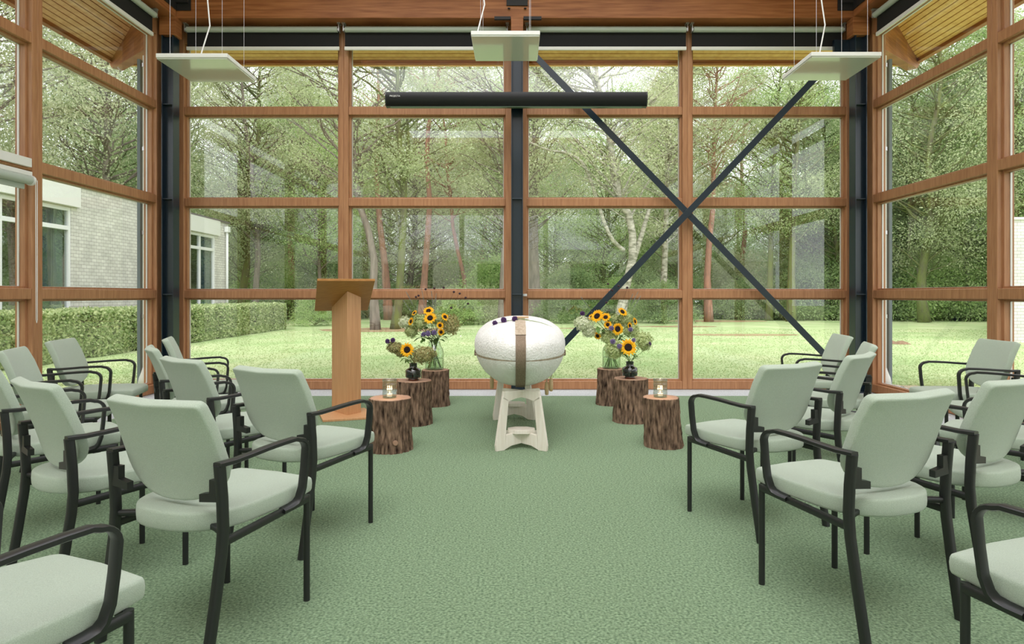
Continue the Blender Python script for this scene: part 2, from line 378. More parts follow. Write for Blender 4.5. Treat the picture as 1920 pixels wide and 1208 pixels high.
MB().box((4.0, 8.075, 4.25), (4.185, 8.12, 4.40)).build('head_plate', M['steel'], o)
# small white sensor on the central column
tag(MB().lathe([(.001, 0), (.03, 0), (.03, .03), (.001, .03)], 16, (.128, 8.195, 1.19)).build('window_sensor', M['white']), 'small round white sensor on the middle window post', 'sensor')

# roller blinds
def blind(cx, cy, half, rz, label):
    """local x along the blind, local -y into the room"""
    root = empty('roller_blind', (cx, cy, 0), rz, label, 'blind', 'rolled-up blinds above the windows')
    MB().tube([(-half+.03, 0, 4.55), (half-.03, 0, 4.55)], .036, 14).build('roller_tube', M['tube'], root, smooth=True, auto=40)
    MB().box((-half+.02, .028, 4.345), (half-.02, .034, 4.555)).build('blackout_cloth', M['blackfab'], root)
    MB().box((-half+.015, .015, 4.30), (half-.015, .042, 4.343)).build('bottom_bar', M['whitepanel'], root, bevel=.004)
    for s in (-1, 1):
        b = MB().box((s*(half-.012)-.004, -.03, 4.52), (s*(half-.012)+.004, .05, 4.63)); b.box((s*(half-.012)-.02, -.03, 4.615), (s*(half-.012)+.02, .05, 4.628))
        b.tube([(s*(half-.03), 0, 4.55), (s*(half-.006), 0, 4.55)], .022, 10); b.build('bracket', M['alu'], root)
    return root
for (x0, x1), lb in zip(((-4.16, -2.20), (-2.165, -.08), (.14, 2.185), (2.22, 4.16)),
    ('rolled-up black blind over the end window with the hanging panel and hedge view', 'rolled-up black blind over the end window next to the projection screen lettering',
     'rolled-up black blind over the end window where the brace starts at the middle post', 'rolled-up black blind over the end window nearest the far right corner')):
    blind((x0+x1)/2, 8.13, (x1-x0)/2, 0, lb)
for s, nm in ((-1, 'building and hedge'), (1, 'open lawn')):
    blind(s*4.30, 6.88, .85, s*-PI/2, 'rolled-up black blind above the side window facing the %s' % nm)
    blind(s*4.30, 4.87, 1.03, s*-PI/2, 'rolled-up black blind above the nearer side window facing the %s' % nm)
# low roller blind on the second left side window, with its bead chain
rb = empty('roller_blind', (-4.36, 4.87, 0), PI/2, 'grey roller blind mounted halfway up the near left side window', 'blind')
MB().tube([(-.98, .0, 2.235), (.93, 0, 2.235)], .04, 16).build('roller_tube', M['tube'], rb, smooth=True, auto=40)
MB().box((-.98, -.005, 2.275), (.96, .045, 2.315)).build('head_rail', M['whitepanel'], rb, bevel=.004)
MB().box((-.98, .02, 2.15), (.90, .034, 2.20)).build('bottom_bar', M['tube'], rb, bevel=.004)
MB().tube([(.93, 0, 2.235), (.955, 0, 2.235)], .046, 16).build('end_cap', M['white'], rb)
MB().tube([(.95, -.04, 2.24), (.952, -.042, .98), (.96, -.042, .95), (.968, -.042, .98), (.97, -.04, 2.24)], .003, 6).build('bead_chain', M['white'], rb)
v = empty('vent_strip', (-4.405, 4.87, 0), PI/2, 'white ventilation strip on the near left side window', 'vent')
MB().box((-1.02, -.03, 2.36), (.98, 0, 2.44)).build('cover', M['whitepanel'], v, bevel=.003)
MB().box((-1.02, -.034, 2.395), (.5, -.03, 2.402)).build('slot', M['bracket'], v)

# drainpipes outside the two corner windows
for s in (-1, 1):
    x = s*4.86
    o = empty('drainpipe', (x, 8.50, 0), 0, 'pale drainpipe outside the %s corner window' % ('left' if s < 0 else 'right'), 'drainpipe')
    MB().tube([(0, 0, -.05), (0, 0, 4.35)], .036, 12).build('pipe', M['whitepanel'], o, smooth=True, auto=40)
    for z in (.9, 2.0, 3.1, 4.2): MB().lathe([(.045, 0), (.045, .05)], 14, (0, 0, z)).build('pipe_clip', M['alu'], o)
    MB().lathe([(.10, GL+.06), (.08, .12), (.045, .22), (.037, .25)], 14).build('shoe', M['whitepanel'], o, smooth=True)
    MB().box((s*.05, -.04, -.05), (s*.09, .04, 4.3)).build('backing_strip', mat('grey_strip', (120, 132, 138), .5), o)
    MB().box((-s*.02-.02, -.02, 4.3), (-s*.02+.02, .02, 4.86)).build('pipe_top', M['whitepanel'], o)

# ---------------------------------------------------------------- hanging panels, projection screen
def wire_top(x, y): return 5.3
def panel(cx, cy, zb, label, cab):
    w = .305 if abs(cx) > 1 else .30
    root = empty('ceiling_panel', (cx, cy, 0), 0, label, 'heating panel', 'white square panels hung on wires')
    MB().box((-w, -w, zb+.012), (w, w, zb+.048)).build('housing', M['whitepanel'], root, bevel=.004)
    MB().box((-w+.006, -w+.006, zb), (w-.006, w-.006, zb+.0125)).build('glass_face', M['panelglass'], root)
    for a in (-1, 1):
        for b in (-1, 1): MB().tube([(a*(w-.08), b*(w-.08), zb+.045), (a*(w-.08), b*(w-.08), 5.72)], .0016, 5).build('wire', M['alu'], root)
    MB().tube([(cab*.12, -.05, zb+.045), (cab*.12+.01, -.05, zb+.15), (cab*.12+.07, -.02, zb+.4), (cab*.12+.03, 0, zb+.75), (cab*.12+.08, 0, zb+1.2), (cab*.12+.05, 0, 5.72)], .006, 8).build('cable', M['white'], root, smooth=True)
panel(-2.752, 5.80, 3.215, 'square white panel hanging by the corner with the side building', -.4)
panel(-.08, 5.90, 3.45, 'square white panel hanging above the projection screen', -2.2)
panel(2.878, 5.90, 3.265, 'square white panel hanging by the corner where the brace ends', -1)
m = empty('trim_19'); C.objects.unlink(m); bpy.data.objects.remove(m)

ps = empty('projection_screen', (.02, 7.80, 0), 0, 'long black rolled-up projection screen case across the middle post', 'projection screen')
x0, x1 = -1.567, 1.567
prof = [(-.07, 3.638), (.05, 3.638), (.06, 3.62), (.06, 3.485), (.04, 3.475), (-.03, 3.478), (-.055, 3.50), (-.072, 3.55), (-.078, 3.60)]
MB().prism(prof, 0, x0, x1).build('case', M['caseblack'], ps, smooth=True, auto=35)
for x in (x0, x1): MB().prism([(a*1.04, 3.555+(b-3.555)*1.03) for a, b in prof], 0, x-.006, x+.006).build('end_cap', M['black'], ps)
MB().box((x0+.05, -.03, 3.468), (x1-.05, .03, 3.479)).build('slat_bar', mat('green_edge', (60, 84, 60), .4), ps)
for x in (-1.1, 1.1): MB().box((x-.04, -.02, 3.636), (x+.04, .05, 3.652)).build('mount', M['black'], ps)
MB().box((-.06, .055, 3.50), (.08, .132, 3.62)).build('wall_bracket', M['black'], ps)
def text_mesh(s, size, mt, parent, M4, name='lettering'):
    cu = bpy.data.curves.new(name, 'FONT'); cu.body = s; cu.size = size; cu.extrude = .0008; cu.align_x = 'LEFT'
    t = bpy.data.objects.new(name, cu); C.objects.link(t); bpy.context.view_layer.update()
    me = bpy.data.meshes.new_from_object(t.evaluated_get(bpy.context.evaluated_depsgraph_get())); me.transform(M4)
    C.objects.unlink(t); bpy.data.objects.remove(t)
    me.materials.clear(); me.materials.append(mt); o = bpy.data.objects.new(name, me); C.objects.link(o); o.parent = parent; return o
text_mesh('PROJECTA', .027, M['white'], ps, Matrix.Translation((x0+.05, -.0785, 3.578)) @ Matrix.Rotation(PI/2, 4, 'X') @ Matrix.Scale(1.0, 4))

# ---------------------------------------------------------------- chairs
def pad(outline, centre, T, f, soft=.93):
    """upholstered pad: an outline (list of 2-D points) swept over concentric rings, f(a, b, h) -> 3-D point"""
    rings = [(.03, -1), (.3, -1), (.55, -1), (.78, -1), (.93, -1), (.968, -.97), (.988, -.88), (.998, -.66), (1.003, 0), (.998, .66), (.988, .88), (.968, .97), (.93, 1), (.78, 1), (.55, 1), (.3, 1), (.03, 1)]
    n = len(outline); m = MB(); vs = []
    for q, h in rings:
        for a, b in outline: vs.append(f(centre[0]+(a-centre[0])*q, centre[1]+(b-centre[1])*q, h*T/2))
    k = len(rings); fs = [(i*n+j, i*n+(j+1) % n, (i+1)*n+(j+1) % n, (i+1)*n+j) for i in range(k-1) for j in range(n)]
    fs += [tuple(range(n-1, -1, -1)), tuple((k-1)*n+j for j in range(n))]
    m.add(vs, fs); return m
def round_poly(P, rad, seg=5):
    out = []; n = len(P)
    for i in range(n):
        p0, p, p1 = Vector(P[i-1]), Vector(P[i]), Vector(P[(i+1) % n]); r = rad[i]
        if r <= 0: out.append(tuple(p)); continue
        a = p+(p0-p).normalized()*min(r, (p0-p).length*.48); b = p+(p1-p).normalized()*min(r, (p1-p).length*.48)
        for k in range(seg+1):
            t = k/seg; out.append(tuple(a*(1-t)**2+p*2*t*(1-t)+b*t*t))
    return out
def seat_outline():
    P = [(.186, .288), (.0, .296), (-.186, .288), (-.224, .11)]; R_ = [.022, 0, .022, .05]
    P += [(-.224, -.07)]; R_ += [.0]
    for k in range(1, 16):
        a = PI*k/16; P.append((-.224*abs(math.cos(a))**.86*(1 if a < PI/2 else -1), -.07-.205*math.sin(a)**.88)); R_.append(0)
    P += [(.224, -.07), (.224, .11)]; R_ += [0, .05]
    return round_poly(P, R_)
def seat_map(a, b, h):
    z = .443+h+(.006*(1-(a/.226)**2) if h > 0 else 0)-(.010*max(0, (b-.2)/.09)**2 if h > 0 else 0)
    return (a, b, z)
def back_outline():
    P = [(-.214, .853), (.0, .849), (.214, .853), (.222, .76), (.227, .645)]; R_ = [.02, 0, .02, 0, 0]
    for k in range(1, 18):
        a = PI*k/18; P.append((.227*abs(math.cos(a))**.88*(1 if a < PI/2 else -1), .635-.138*math.sin(a)**.92)); R_.append(0)
    P += [(-.227, .645), (-.222, .76)]; R_ += [0, 0]
    return round_poly(P, R_)
def back_map(x, z, h):
    q = (z-.5)/.352; y = -.190-.112*max(0, q)**1.3+.030*(x/.22)**2-.010*max(0, (q-.8)/.2)**2
    return (x-h*x*.6, y+h, z+h*(.10+.35*q))
def make_chair():
    root = empty('armchair', (0, 0, 0))
    pad(seat_outline(), (0, .02), .062, seat_map).build('seat', M['fabric'], root, smooth=True, auto=75)
    pad(back_outline(), (0, .70), .040, back_map).build('backrest', M['fabric'], root, smooth=True, auto=75)
    for s in (-1, 1):
        nm = s
        MB().tube([(s*.208, .222, 0.0), (s*.208, .222, .415)], .0125, 12).build('leg', M['black'], root, smooth=True, auto=40)
        # rear leg and post in one bent tube
        MB().tube([(s*.246, -.295, 0.0), (s*.250, -.262, .20), (s*.253, -.238, .36), (s*.254, -.232, .44), (s*.254, -.236, .54), (s*.253, -.246, .650)], .0155, 12, flat=(.9, 1.1), up=(0, 1, 0)).build('leg', M['black'], root, smooth=True, auto=50)
        # armrest: flat bar from the post forward, bent down to the rail
        pts = [(s*.253, -.256, .652), (s*.253, -.19, .650)]
        pts += [(s*.254, y, .648+.016*math.sin((y+.19)/.33*PI*.6)) for y in (-.12, -.04, .04, .10)]
        for k in range(6):
            a = PI/2*k/5*.94
            pts.append((s*.254, .118+.045*math.sin(a), .664-.045+.045*math.cos(a)-.006))
        pts += [(s*.252, .157, .54), (s*.248, .150, .47), (s*.244, .138, .432), (s*.240, .125, .416), (s*.236, .10, .409), (s*.232, .06, .406)]
        MB().tube(pts, 1.0, 8, flat=(.0175, .0085), up=(0, 0, 1)).build('armrest', M['black'], root, smooth=True, auto=50)
        MB().tube([(s*.250, -.232, .392), (s*.236, .0, .400), (s*.212, .222, .402)], 1.0, 8, flat=(.009, .014), up=(0, 0, 1)).build('side_rail', M['black'], root, smooth=True, auto=50)
        b = MB().prism([(s*.246, .600), (s*.214, .600), (s*.214, .556), (s*.170, .548), (s*.170, .522), (s*.246, .530)], 1, -.252, -.228)
        b.build('back_bracket', M['black'], root)
        l = MB().box((s*.259-.0015, -.185, .398), (s*.259+.0015, -.150, .401)) if False else MB().box((s*.2505-.001, -.178, .3955), (s*.2505+.001, -.172, .404)).box((s*.2495-.001, -.169, .3975), (s*.2495+.001, -.142, .4015))
        l.build('maker_label', M['white'], root)
    for s in (-1, 1): MB().tube([(s*.250, -.228, .425), (s*.19, -.205, .428), (s*.10, -.18, .428)], 1.0, 8, flat=(.011, .011), up=(0, 0, 1)).build('rear_bracket', M['black'], root, smooth=True, auto=50)
    MB().tube([(-.21, .222, .402), (.21, .222, .402)], 1.0, 8, flat=(.009, .011), up=(0, 0, 1)).build('front_rail', M['black'], root, smooth=True, auto=50)
    return root
chairs = [
 (-1.247, 1.50, -25.4, 'pale green armchair cut off at the lower left corner, only seat and arm in view'),
 (-1.095, 2.413, -22.5, 'largest pale green armchair of the left rows, seen whole from behind'),
 (-1.048, 3.308, -27.8, 'pale green armchair in front of the lectern, beside the tree stump with the tealight'),
 (-1.768, 2.824, -36.3, 'pale green armchair in the second left row, just left of the largest one'),
 (-1.656, 3.752, -37.7, 'pale green armchair in the second left row, behind the one facing the lectern'),
 (-2.414, 3.41, -46.6, 'pale green armchair cut by the left picture edge, its dark rear post in view'),
 (-2.186, 4.465, -56.7, 'pale green armchair seen edge-on just before the left corner column'),
 (-2.54, 5.32, -66.0, 'pale green armchair farthest back on the left, standing against the corner column'),
 (-2.976, 4.256, -68.8, 'pale green armchair before the left window post, turned sideways at the picture edge'),
 (-3.261, 5.082, -77.4, 'pale green armchair in front of the left side window and hedge, facing right'),
 (1.508, 1.637, 22.3, 'pale green armchair cut off at the lower right corner, only seat and arm in view'),
 (1.305, 2.558, 23.0, 'large pale green armchair seen from behind, nearest whole chair of the right rows'),
 (1.262, 3.495, 29.0, 'pale green armchair beside the leaning right stump, seen from behind'),
 (1.925, 2.906, 29.5, 'pale green armchair at the right picture edge behind the large one'),
 (1.841, 3.994, 44.8, 'pale green armchair behind the one near the leaning stump, in the second right row'),
 (2.27, 4.704, 68.5, 'pale green armchair seen edge-on by the right corner column'),
 (2.576, 5.661, 80.5, 'pale green armchair farthest back on the right, its front showing below the brace'),
 (3.422, 4.954, 86.0, 'pale green armchair in front of the right side window and lawn, facing left'),
 (3.20, 4.208, 66.8, 'mostly hidden pale green armchair at the right edge, beside the one before the lawn'),
 (2.663, 3.484, 47.7, 'pale green armchair in the right rows almost hidden behind another chair back'),
]
proto = make_chair()
for i, (x, y, a, lb) in enumerate(chairs):
    o = proto if i == 0 else copy_tree(proto)
    o.location = (x, y, 0); o.rotation_euler = (0, 0, math.radians(a))
    tag(o, lb, 'chair', 'pale green armchairs set out in rows')

# ---------------------------------------------------------------- lectern
lc = empty('lectern', (0, 0, 0), 0, 'tall bamboo lectern with a slanted top and wedge-shaped column', 'lectern')
F_ = Vector((-1.645, 6.34, 0)); Lc = Vector((-1.87, 6.60, 0)); Rc = Vector((-1.548, 6.50, 0)); Bk = Vector((-1.76, 6.74, 0))
def desk_z(p): # slanted plane of the top's underside
    d = Vector((-.34, .94)); return 1.242-.50*((p.x-F_.x)*d.x+(p.y-F_.y)*d.y)
ring = [F_, Rc, Bk, Lc]
m = MB(); vs = [Vector((p.x, p.y, .022)) for p in ring]+[Vector((p.x, p.y, desk_z(p)-.001)) for p in ring]
m.add(vs, [(0, 1, 2, 3), (7, 6, 5, 4)]+[(k, k+4, (k+1) % 4+4, (k+1) % 4) for k in range(4)])
m.build('column', M['bamboo'], lc, bevel=.002)
Rm = Matrix.Translation((F_.x, F_.y, 0)) @ Matrix.Rotation(math.radians(19.5), 4, 'Z')
m = MB(); pl = []
for (a, b) in ((-.29, -.19), (.245, -.19), (.245, .405), (-.29, .405)):
    pl.append(Rm @ Vector((a, b, 0)))
vs = [Vector((p.x, p.y, desk_z(p))) for p in pl]; vs += [v+Vector((0, 0, .022)) for v in vs]
m.add(vs, [(0, 1, 2, 3), (7, 6, 5, 4)]+[(k, k+4, (k+1) % 4+4, (k+1) % 4) for k in range(4)]); m.build('reading_board', M['bamboo_shaded'], lc, bevel=.002)
pb = [Rm @ Vector(q) for q in ((-.24, -.17, 0), (.27, -.17, 0), (.21, .38, 0), (-.26, .38, 0))]
m = MB(); m.add([Vector((p.x, p.y, .0)) for p in pb]+[Vector((p.x, p.y, .022)) for p in pb], [(0, 1, 2, 3), (7, 6, 5, 4)]+[(k, k+4, (k+1) % 4+4, (k+1) % 4) for k in range(4)])
m.build('base_plate', M['bamboo'], lc, bevel=.003)

# ---------------------------------------------------------------- tree stumps
def stump(x, y, r, h, seed, label, lean=0, stub=None):
    root = empty('tree_stump', (x, y, 0), 0, label, 'tree stump', 'bark-covered tree stumps used as side tables')
    rnd = random.Random(seed); n = 128; rows = 40; vs = []; o3 = Vector((seed*7.1, 3.3, 0))
    for j in range(rows+1):
        z = h*j/rows
        for k in range(n):
            a = 2*PI*k/n; d = Vector((math.cos(a), math.sin(a), 0))
            ns = noise.noise(Vector((d.x*9, d.y*9, z*4))+o3); n2 = noise.noise(Vector((d.x*22, d.y*22, z*11))+o3*2); n3 = noise.noise(Vector((d.x*1.3, d.y*1.3, 0))+o3)
            rr = r*(1+.05*n3)+.012*(1-abs(ns)*2.6)+.006*n2+(.012*(1-z/h)**4)
            vs.append((d.x*rr+lean*(1-z/h), d.y*rr, z))
    m = MB(); fs = [(j*n+k, j*n+(k+1) % n, (j+1)*n+(k+1) % n, (j+1)*n+k) for j in range(rows) for k in range(n)]
    fs.append(tuple(range(n-1, -1, -1))); m.add(vs, fs); m.build('bark', M['bark'], root, smooth=True, auto=80)
    top = MB(); rim = [(v[0]*.985, v[1]*.985) for v in vs[-n:]]
    top.add([(0, 0, h+.004)]+[(a*.985, b*.985, h+.004) for a, b in rim]+[(a, b, h-.003) for a, b in rim], [(0, 1+k, 1+(k+1) % n) for k in range(n)]+[(1+k, 1+n+k, 1+n+(k+1) % n, 1+(k+1) % n) for k in range(n)])
    top.build('sawn_top', M['cutwood'], root)
    if stub:
        a, z = stub; d = Vector((math.cos(a), math.sin(a), 0))
        MB().tube([d*(r-.02)+Vector((0, 0, z)), d*(r+.024)+Vector((0, 0, z))], .019, 12).build('cut_branch', M['cutwood'], root)
    return root
stump(-.971, 5.03, .155, .400, 1, 'left front tree stump carrying a tealight glass, with a small cut branch', 0, (-PI/2+.42, .085))
stump(-.938, 6.04, .152, .402, 2, 'left middle tree stump carrying the small dark vase', -.005)
stump(-.868, 7.05, .140, .386, 3, 'left rear tree stump carrying the big clear vase of flowers')
stump(1.06, 7.12, .138, .390, 4, 'right rear tree stump carrying the big clear vase of flowers', -.008)
stump(1.107, 6.16, .156, .407, 5, 'right middle tree stump carrying the small dark vase')
stump(1.166, 5.15, .136, .385, 6, 'right front tree stump, leaning, carrying a tealight glass', .022)

# ---------------------------------------------------------------- casket on two trestles
ck = empty('casket', (.045, 5.78, 0), 0, 'white wool cocoon-shaped casket with a brown strap, seen end on', 'casket')
CL, CW, CU, CD, ZS = 1.03, .390, .222, .350, .786
def cprof(t):  # t -1..1 along the length
    return max(0.0, 1-abs(t)**2.9)**.58
def seamz(t): return ZS+.0-.012*(t < 0)*abs(t)
def cpt(t, a):
    f = cprof(t); z = math.sin(a); c = math.cos(a)
    e = .86 if z > 0 else .96
    x = CW*f*math.copysign(abs(c)**e, c)
    zz = (CU if z > 0 else CD)*(.25*f**.5+.75*f)*math.copysign(abs(z)**(e if z > 0 else 1.0), z)
    nz = noise.noise(Vector((x*9, t*9, z*3)))*.003+noise.noise(Vector((x*40, t*40, zz*40)))*.0016
    k = 1+nz/.3
    return Vector((x*k, CL*t, ZS+zz*k+(.05*(t*t))*(-.1)))
def seam_a(t):
    f = cprof(t); return math.asin(min(.97, .070/max(.03, CD*(.25*f**.5+.75*f))))
for part in ('lid', 'shell'):
    m = MB(); nt_, na = 90, 70; vs = []
    up = part == 'lid'
    for i in range(nt_+1):
        t = -math.cos(PI*i/nt_)*.9995
        sa = seam_a(t)
        a0, a1 = (-sa+.02, PI+sa-.02) if up else (PI+sa+.03, 2*PI-sa-.03)
        for j in range(na+1):
            p = cpt(t, a0+(a1-a0)*j/na)
            if up: p.z += .004
            vs.append(p)
    w = na+1; fs = [(i*w+j, i*w+j+1, (i+1)*w+j+1, (i+1)*w+j) for i in range(nt_) for j in range(na)]
    m.add(vs, fs); o = m.build(part, M['felt'], ck, smooth=True, fix=True)
m = MB(); vs = []
for i in range(61):
    t = -math.cos(PI*i/60)*.998
    sa = seam_a(t)
    for a in (-sa+.06, -sa-.07, PI+sa+.07, PI+sa-.06):
        p = cpt(t, a); vs.append((p.x*.992, p.y*.996, p.z))
fs = [(4*i, 4*i+1, 4*i+5, 4*i+4) for i in range(60)]+[(4*i+3, 4*i+2, 4*i+6, 4*i+7) for i in range(60)]
m.add(vs, fs); m.build('seam', M['linen_l'], ck)
def strap(a_from, a_to, nm, mt, hw, off):
    # runs along the middle over the end: parameter s from top centre (t=0) to the end and under
    m = MB(); vs = []; N = 60
    path = []
    for i in range(121):
        t = -math.cos(PI/2*i/120*1.0) if False else -math.sin(PI/2*i/120)
        path.append((t*.9999, PI/2))
    for i in range(119, -1, -1):
        path.append((-math.sin(PI/2*i/120)*.9999, 3*PI/2))
    sel = path[a_from:a_to]
    P = []
    for t, a in sel:
        p = cpt(t, a); P.append(Vector((0, p.y, p.z)))
    for i, p in enumerate(P):
        d = (P[min(i+1, len(P)-1)]-P[max(i-1, 0)]).normalized(); n_ = Vector((0, d.z, -d.y))
        if n_.dot(p-Vector((0, 0, ZS))) < 0: n_ = -n_
        for x in (-hw, hw):
            for o_ in (off-.004, off): vs.append(p+n_*o_+Vector((x, 0, 0)))
    k = len(P); fs = []
    for i in range(k-1):
        a = 4*i; b = a+4; fs += [(a+1, a+3, b+3, b+1), (a, b, b+2, a+2), (a, a+1, b+1, b), (a+3, a+2, b+2, b+3)]
    m.add(vs, fs); return m.build(nm, mt, ck, smooth=False)
strap(60, 240, 'strap', M['linen'], .038, .008)
strap(30, 88, 'strap_fold', M['linen_l'], .040, .014)
m = MB(); zt = cpt(-.42, PI/2); m.tube([(-.06, zt.y, zt.z+.02), (.07, zt.y, zt.z+.02)], 1, 10, flat=(.025, .008)); m.build('buckle', M['toggle'], ck, smooth=True, auto=40)
for s, dx, z in ((-1, -.235, .475), (1, .215, .445), (1, .25, .475)):
    m = MB(); m.lathe([(.001, -.055), (.014, -.05), (.018, 0), (.013, .05), (.001, .055)], 12, (s*abs(dx), -.55 if s > 0 else -.4, z)); m.build('toggle', M['toggle'], ck, smooth=True)
    MB().tube([(s*abs(dx), -.5, z+.05), (s*abs(dx)*1.15, -.45, z+.14), (s*.33, -.4, .66), (s*.372, -.38, .715)], .004, 6).build('cord', M['linen_l'], ck)
for s in (-1, 1):
    t = -.35; q = cpt(t, -seam_a(t)); MB().box((s*q.x-.012, q.y-.02, q.z-.02), (s*q.x+.012, q.y+.02, q.z+.028)).build('clasp', M['linen'], ck, bevel=.004)
# moulded rope outline on the lid
m = MB(); pts = []
for i in range(26):
    a = -.2+1.5*PI*i/25; t = -.50+.20*math.sin(a); x = .17+.085*math.cos(a)
    f = cprof(t); ca = max(-1, min(1, x/(CW*f))); aa = math.acos(ca); q = cpt(t, aa); pts.append((q.x, q.y, q.z+.003))
m.tube(pts, .004, 6); m.build('lid_cord', M['felt'], ck, smooth=True)

def trestle(x, y, label):
    root = empty('trestle', (x, y, 0), 0, label, 'trestle', 'white wooden trestles under the casket')
    def panel_(ang, th=.026):
        H = .455; hb, ht, lw = .236, .176, .062
        outer = [(-hb, 0.0), (-hb+.035, 0.0), (-.10, .035), (0, .045), (.10, .035), (hb-.035, 0), (hb, 0.0), (hb+.004, .03), (ht, H), (-ht, H), (-hb-.004, .03)]
        # build as a rim: legs, rail, head
        m = MB(); Mx = Matrix.Rotation(ang, 4, 'Z')
        def seg(poly): m.prism(poly, 1, -th/2, th/2, Mx)
        for s in (-1, 1):
            seg([(s*hb, .0), (s*(hb-.075), .0), (s*(hb-.082), .10), (s*(ht-.052), .385), (s*ht, .42), (s*(hb+.004), .045)])
        seg([(-hb+.075, .004), (-.10, .028), (0, .038), (.10, .028), (hb-.075, .004), (hb-.086, .118), (.10, .122), (-.10, .122), (-hb+.086, .118)])
        seg([(-ht-.002, .40), (-ht+.054, .375), (-.06, .392), (0, .398), (.06, .392), (ht-.054, .375), (ht+.002, .40), (ht-.006, H), (-ht+.006, H)])
        return m
    for k, a in enumerate((math.radians(33), math.radians(-33))):
        panel_(a).build('crossed_frame', M['birch'], root, bevel=.003)
    m = MB(); m.prism([(.115*math.cos(q), .085*math.sin(q)) for q in [PI/8+i*PI/4 for i in range(8)]], 2, .120, .150); m.build('shelf_plate', M['birch'], root, bevel=.003)
    return root
trestle(.052, 5.09, 'front white wooden trestle of crossed frames under the near casket end')
trestle(-.005, 6.33, 'rear white wooden trestle of crossed frames under the far casket end')

# ---------------------------------------------------------------- vases and tealights
def dark_vase(x, y, z, label):
    o = empty('vase', (x, y, z), 0, label, 'vase', 'small dark glass vases on the middle stumps')
    pr = [(.001, 0), (.045, 0), (.047, .012), (.045, .020), (.070, .030), (.073, .045), (.073, .092), (.068, .104), (.040, .118), (.036, .124), (.035, .152), (.040, .160), (.037, .162), (.031, .155), (.031, .122), (.064, .096), (.066, .05), (.060, .036), (.001, .030)]
    MB().lathe(pr, 36).build('body', M['darkvase'], o, smooth=True, auto=50)
    MB().lathe([(.047, .001), (.0485, .004), (.0485, .012), (.046, .016)], 36).build('foot', mat('amber_foot', (96, 44, 24), .2), o, smooth=True)
    return o
V2 = at(775, 0, 6.02); dark_vase(V2.x, 6.02, .406, 'small dark glass vase on the left middle stump')
V5 = at(1181, 0, 6.12); dark_vase(V5.x, 6.12, .411, 'small dark glass vase on the right middle stump')
def big_vase(x, y, z, r, h, label):
    o = empty('vase', (x, y, z), 0, label, 'vase', 'large clear glass vases on the rear stumps')
    pr = [(.001, 0), (r*.97, 0), (r, .01), (r, h*.62), (r*.92, h*.76), (r*.62, h*.90), (r*.60, h), (r*.57, h), (r*.59, h*.9), (r*.88, h*.75), (r*.955, h*.6), (r*.955, .014), (.001, .012)]
    MB().lathe(pr, 40).build('body', M['vaseglass'], o, smooth=True, auto=60)
    MB().lathe([(r*.94, .016), (r*.945, h*.42), (.001, h*.42)], 40).build('water', glassmat('water', (.95, .985, .95), .03), o, smooth=True, auto=60)
    MB().lathe([(r*.60, h-.006), (r*.64, h), (r*.60, h+.006), (r*.57, h)], 32, closed=True).build('rim', M['vaseglass'], o, smooth=True)
V3 = at(814.5, 0, 7.03); big_vase(V3.x, 7.03, .390, .102, .30, 'large clear glass vase on the left rear stump')
V4 = at(1146.5, 0, 7.10); big_vase(V4.x, 7.10, .394, .100, .30, 'large clear glass vase on the right rear stump')
def tealight(x, y, z, label):
    o = empty('tealight_glass', (x, y, z), 0, label, 'candle holder', 'embossed tealight glasses on the front stumps')
    n = 48; vs = []; pr = [(.048, 0), (.053, .012), (.054, .03), (.054, .06), (.0545, .09), (.055, .12), (.056, .142)]
    m = MB(); rows = 28
    for j in range(rows+1):
        z_ = .142*j/rows; 
        for k in range(n):
            a = 2*PI*k/n; r_ = .053+.002*math.sin(8*a+z_*90)*math.sin(8*a-z_*90)*(1 if z_ > .015 else 0)
            vs.append((r_*math.cos(a), r_*math.sin(a), z_))
    m.add(vs, [(j*n+k, j*n+(k+1) % n, (j+1)*n+(k+1) % n, (j+1)*n+k) for j in range(rows) for k in range(n)])
    m.build('glass_wall', M['teaglass'], o, smooth=True)
    MB().lathe([(.001, .002), (.051, .002), (.051, .012), (.001, .010)], 32).build('glass_base', M['teaglass'], o, smooth=True, auto=40)
    MB().lathe([(.050, .138), (.056, .138), (.056, .144), (.050, .144)], 40, closed=True).build('rim', M['teaglass'], o, smooth=True)
    MB().lathe([(.001, .012), (.020, .012), (.020, .030), (.001, .028)], 20).build('candle', M['wax'], o)
    f = MB().lathe([(.001, .030), (.004, .034), (.0045, .039), (.002, .047), (.0005, .052)], 10); f.build('flame', M['flame'], o, smooth=True)
    li = bpy.data.lights.new('flame_light', 'POINT'); li.energy = .35; li.color = (1, .6, .3); li.shadow_soft_size = .01
    lo = bpy.data.objects.new('flame_light', li); C.objects.link(lo); lo.location = (0, 0, .065); lo.parent = o
M['teaglass'] = glassmat('embossed_glass', (.84, .90, .85), .22, .10)
T1 = at(730.5, 0, 5.01); tealight(T1.x, 5.01, .404, 'patterned tealight glass with lit candle on the left front stump')
T6 = at(1238, 0, 5.13); tealight(T6.x, 5.13, .389, 'patterned tealight glass with lit candle on the right front stump')

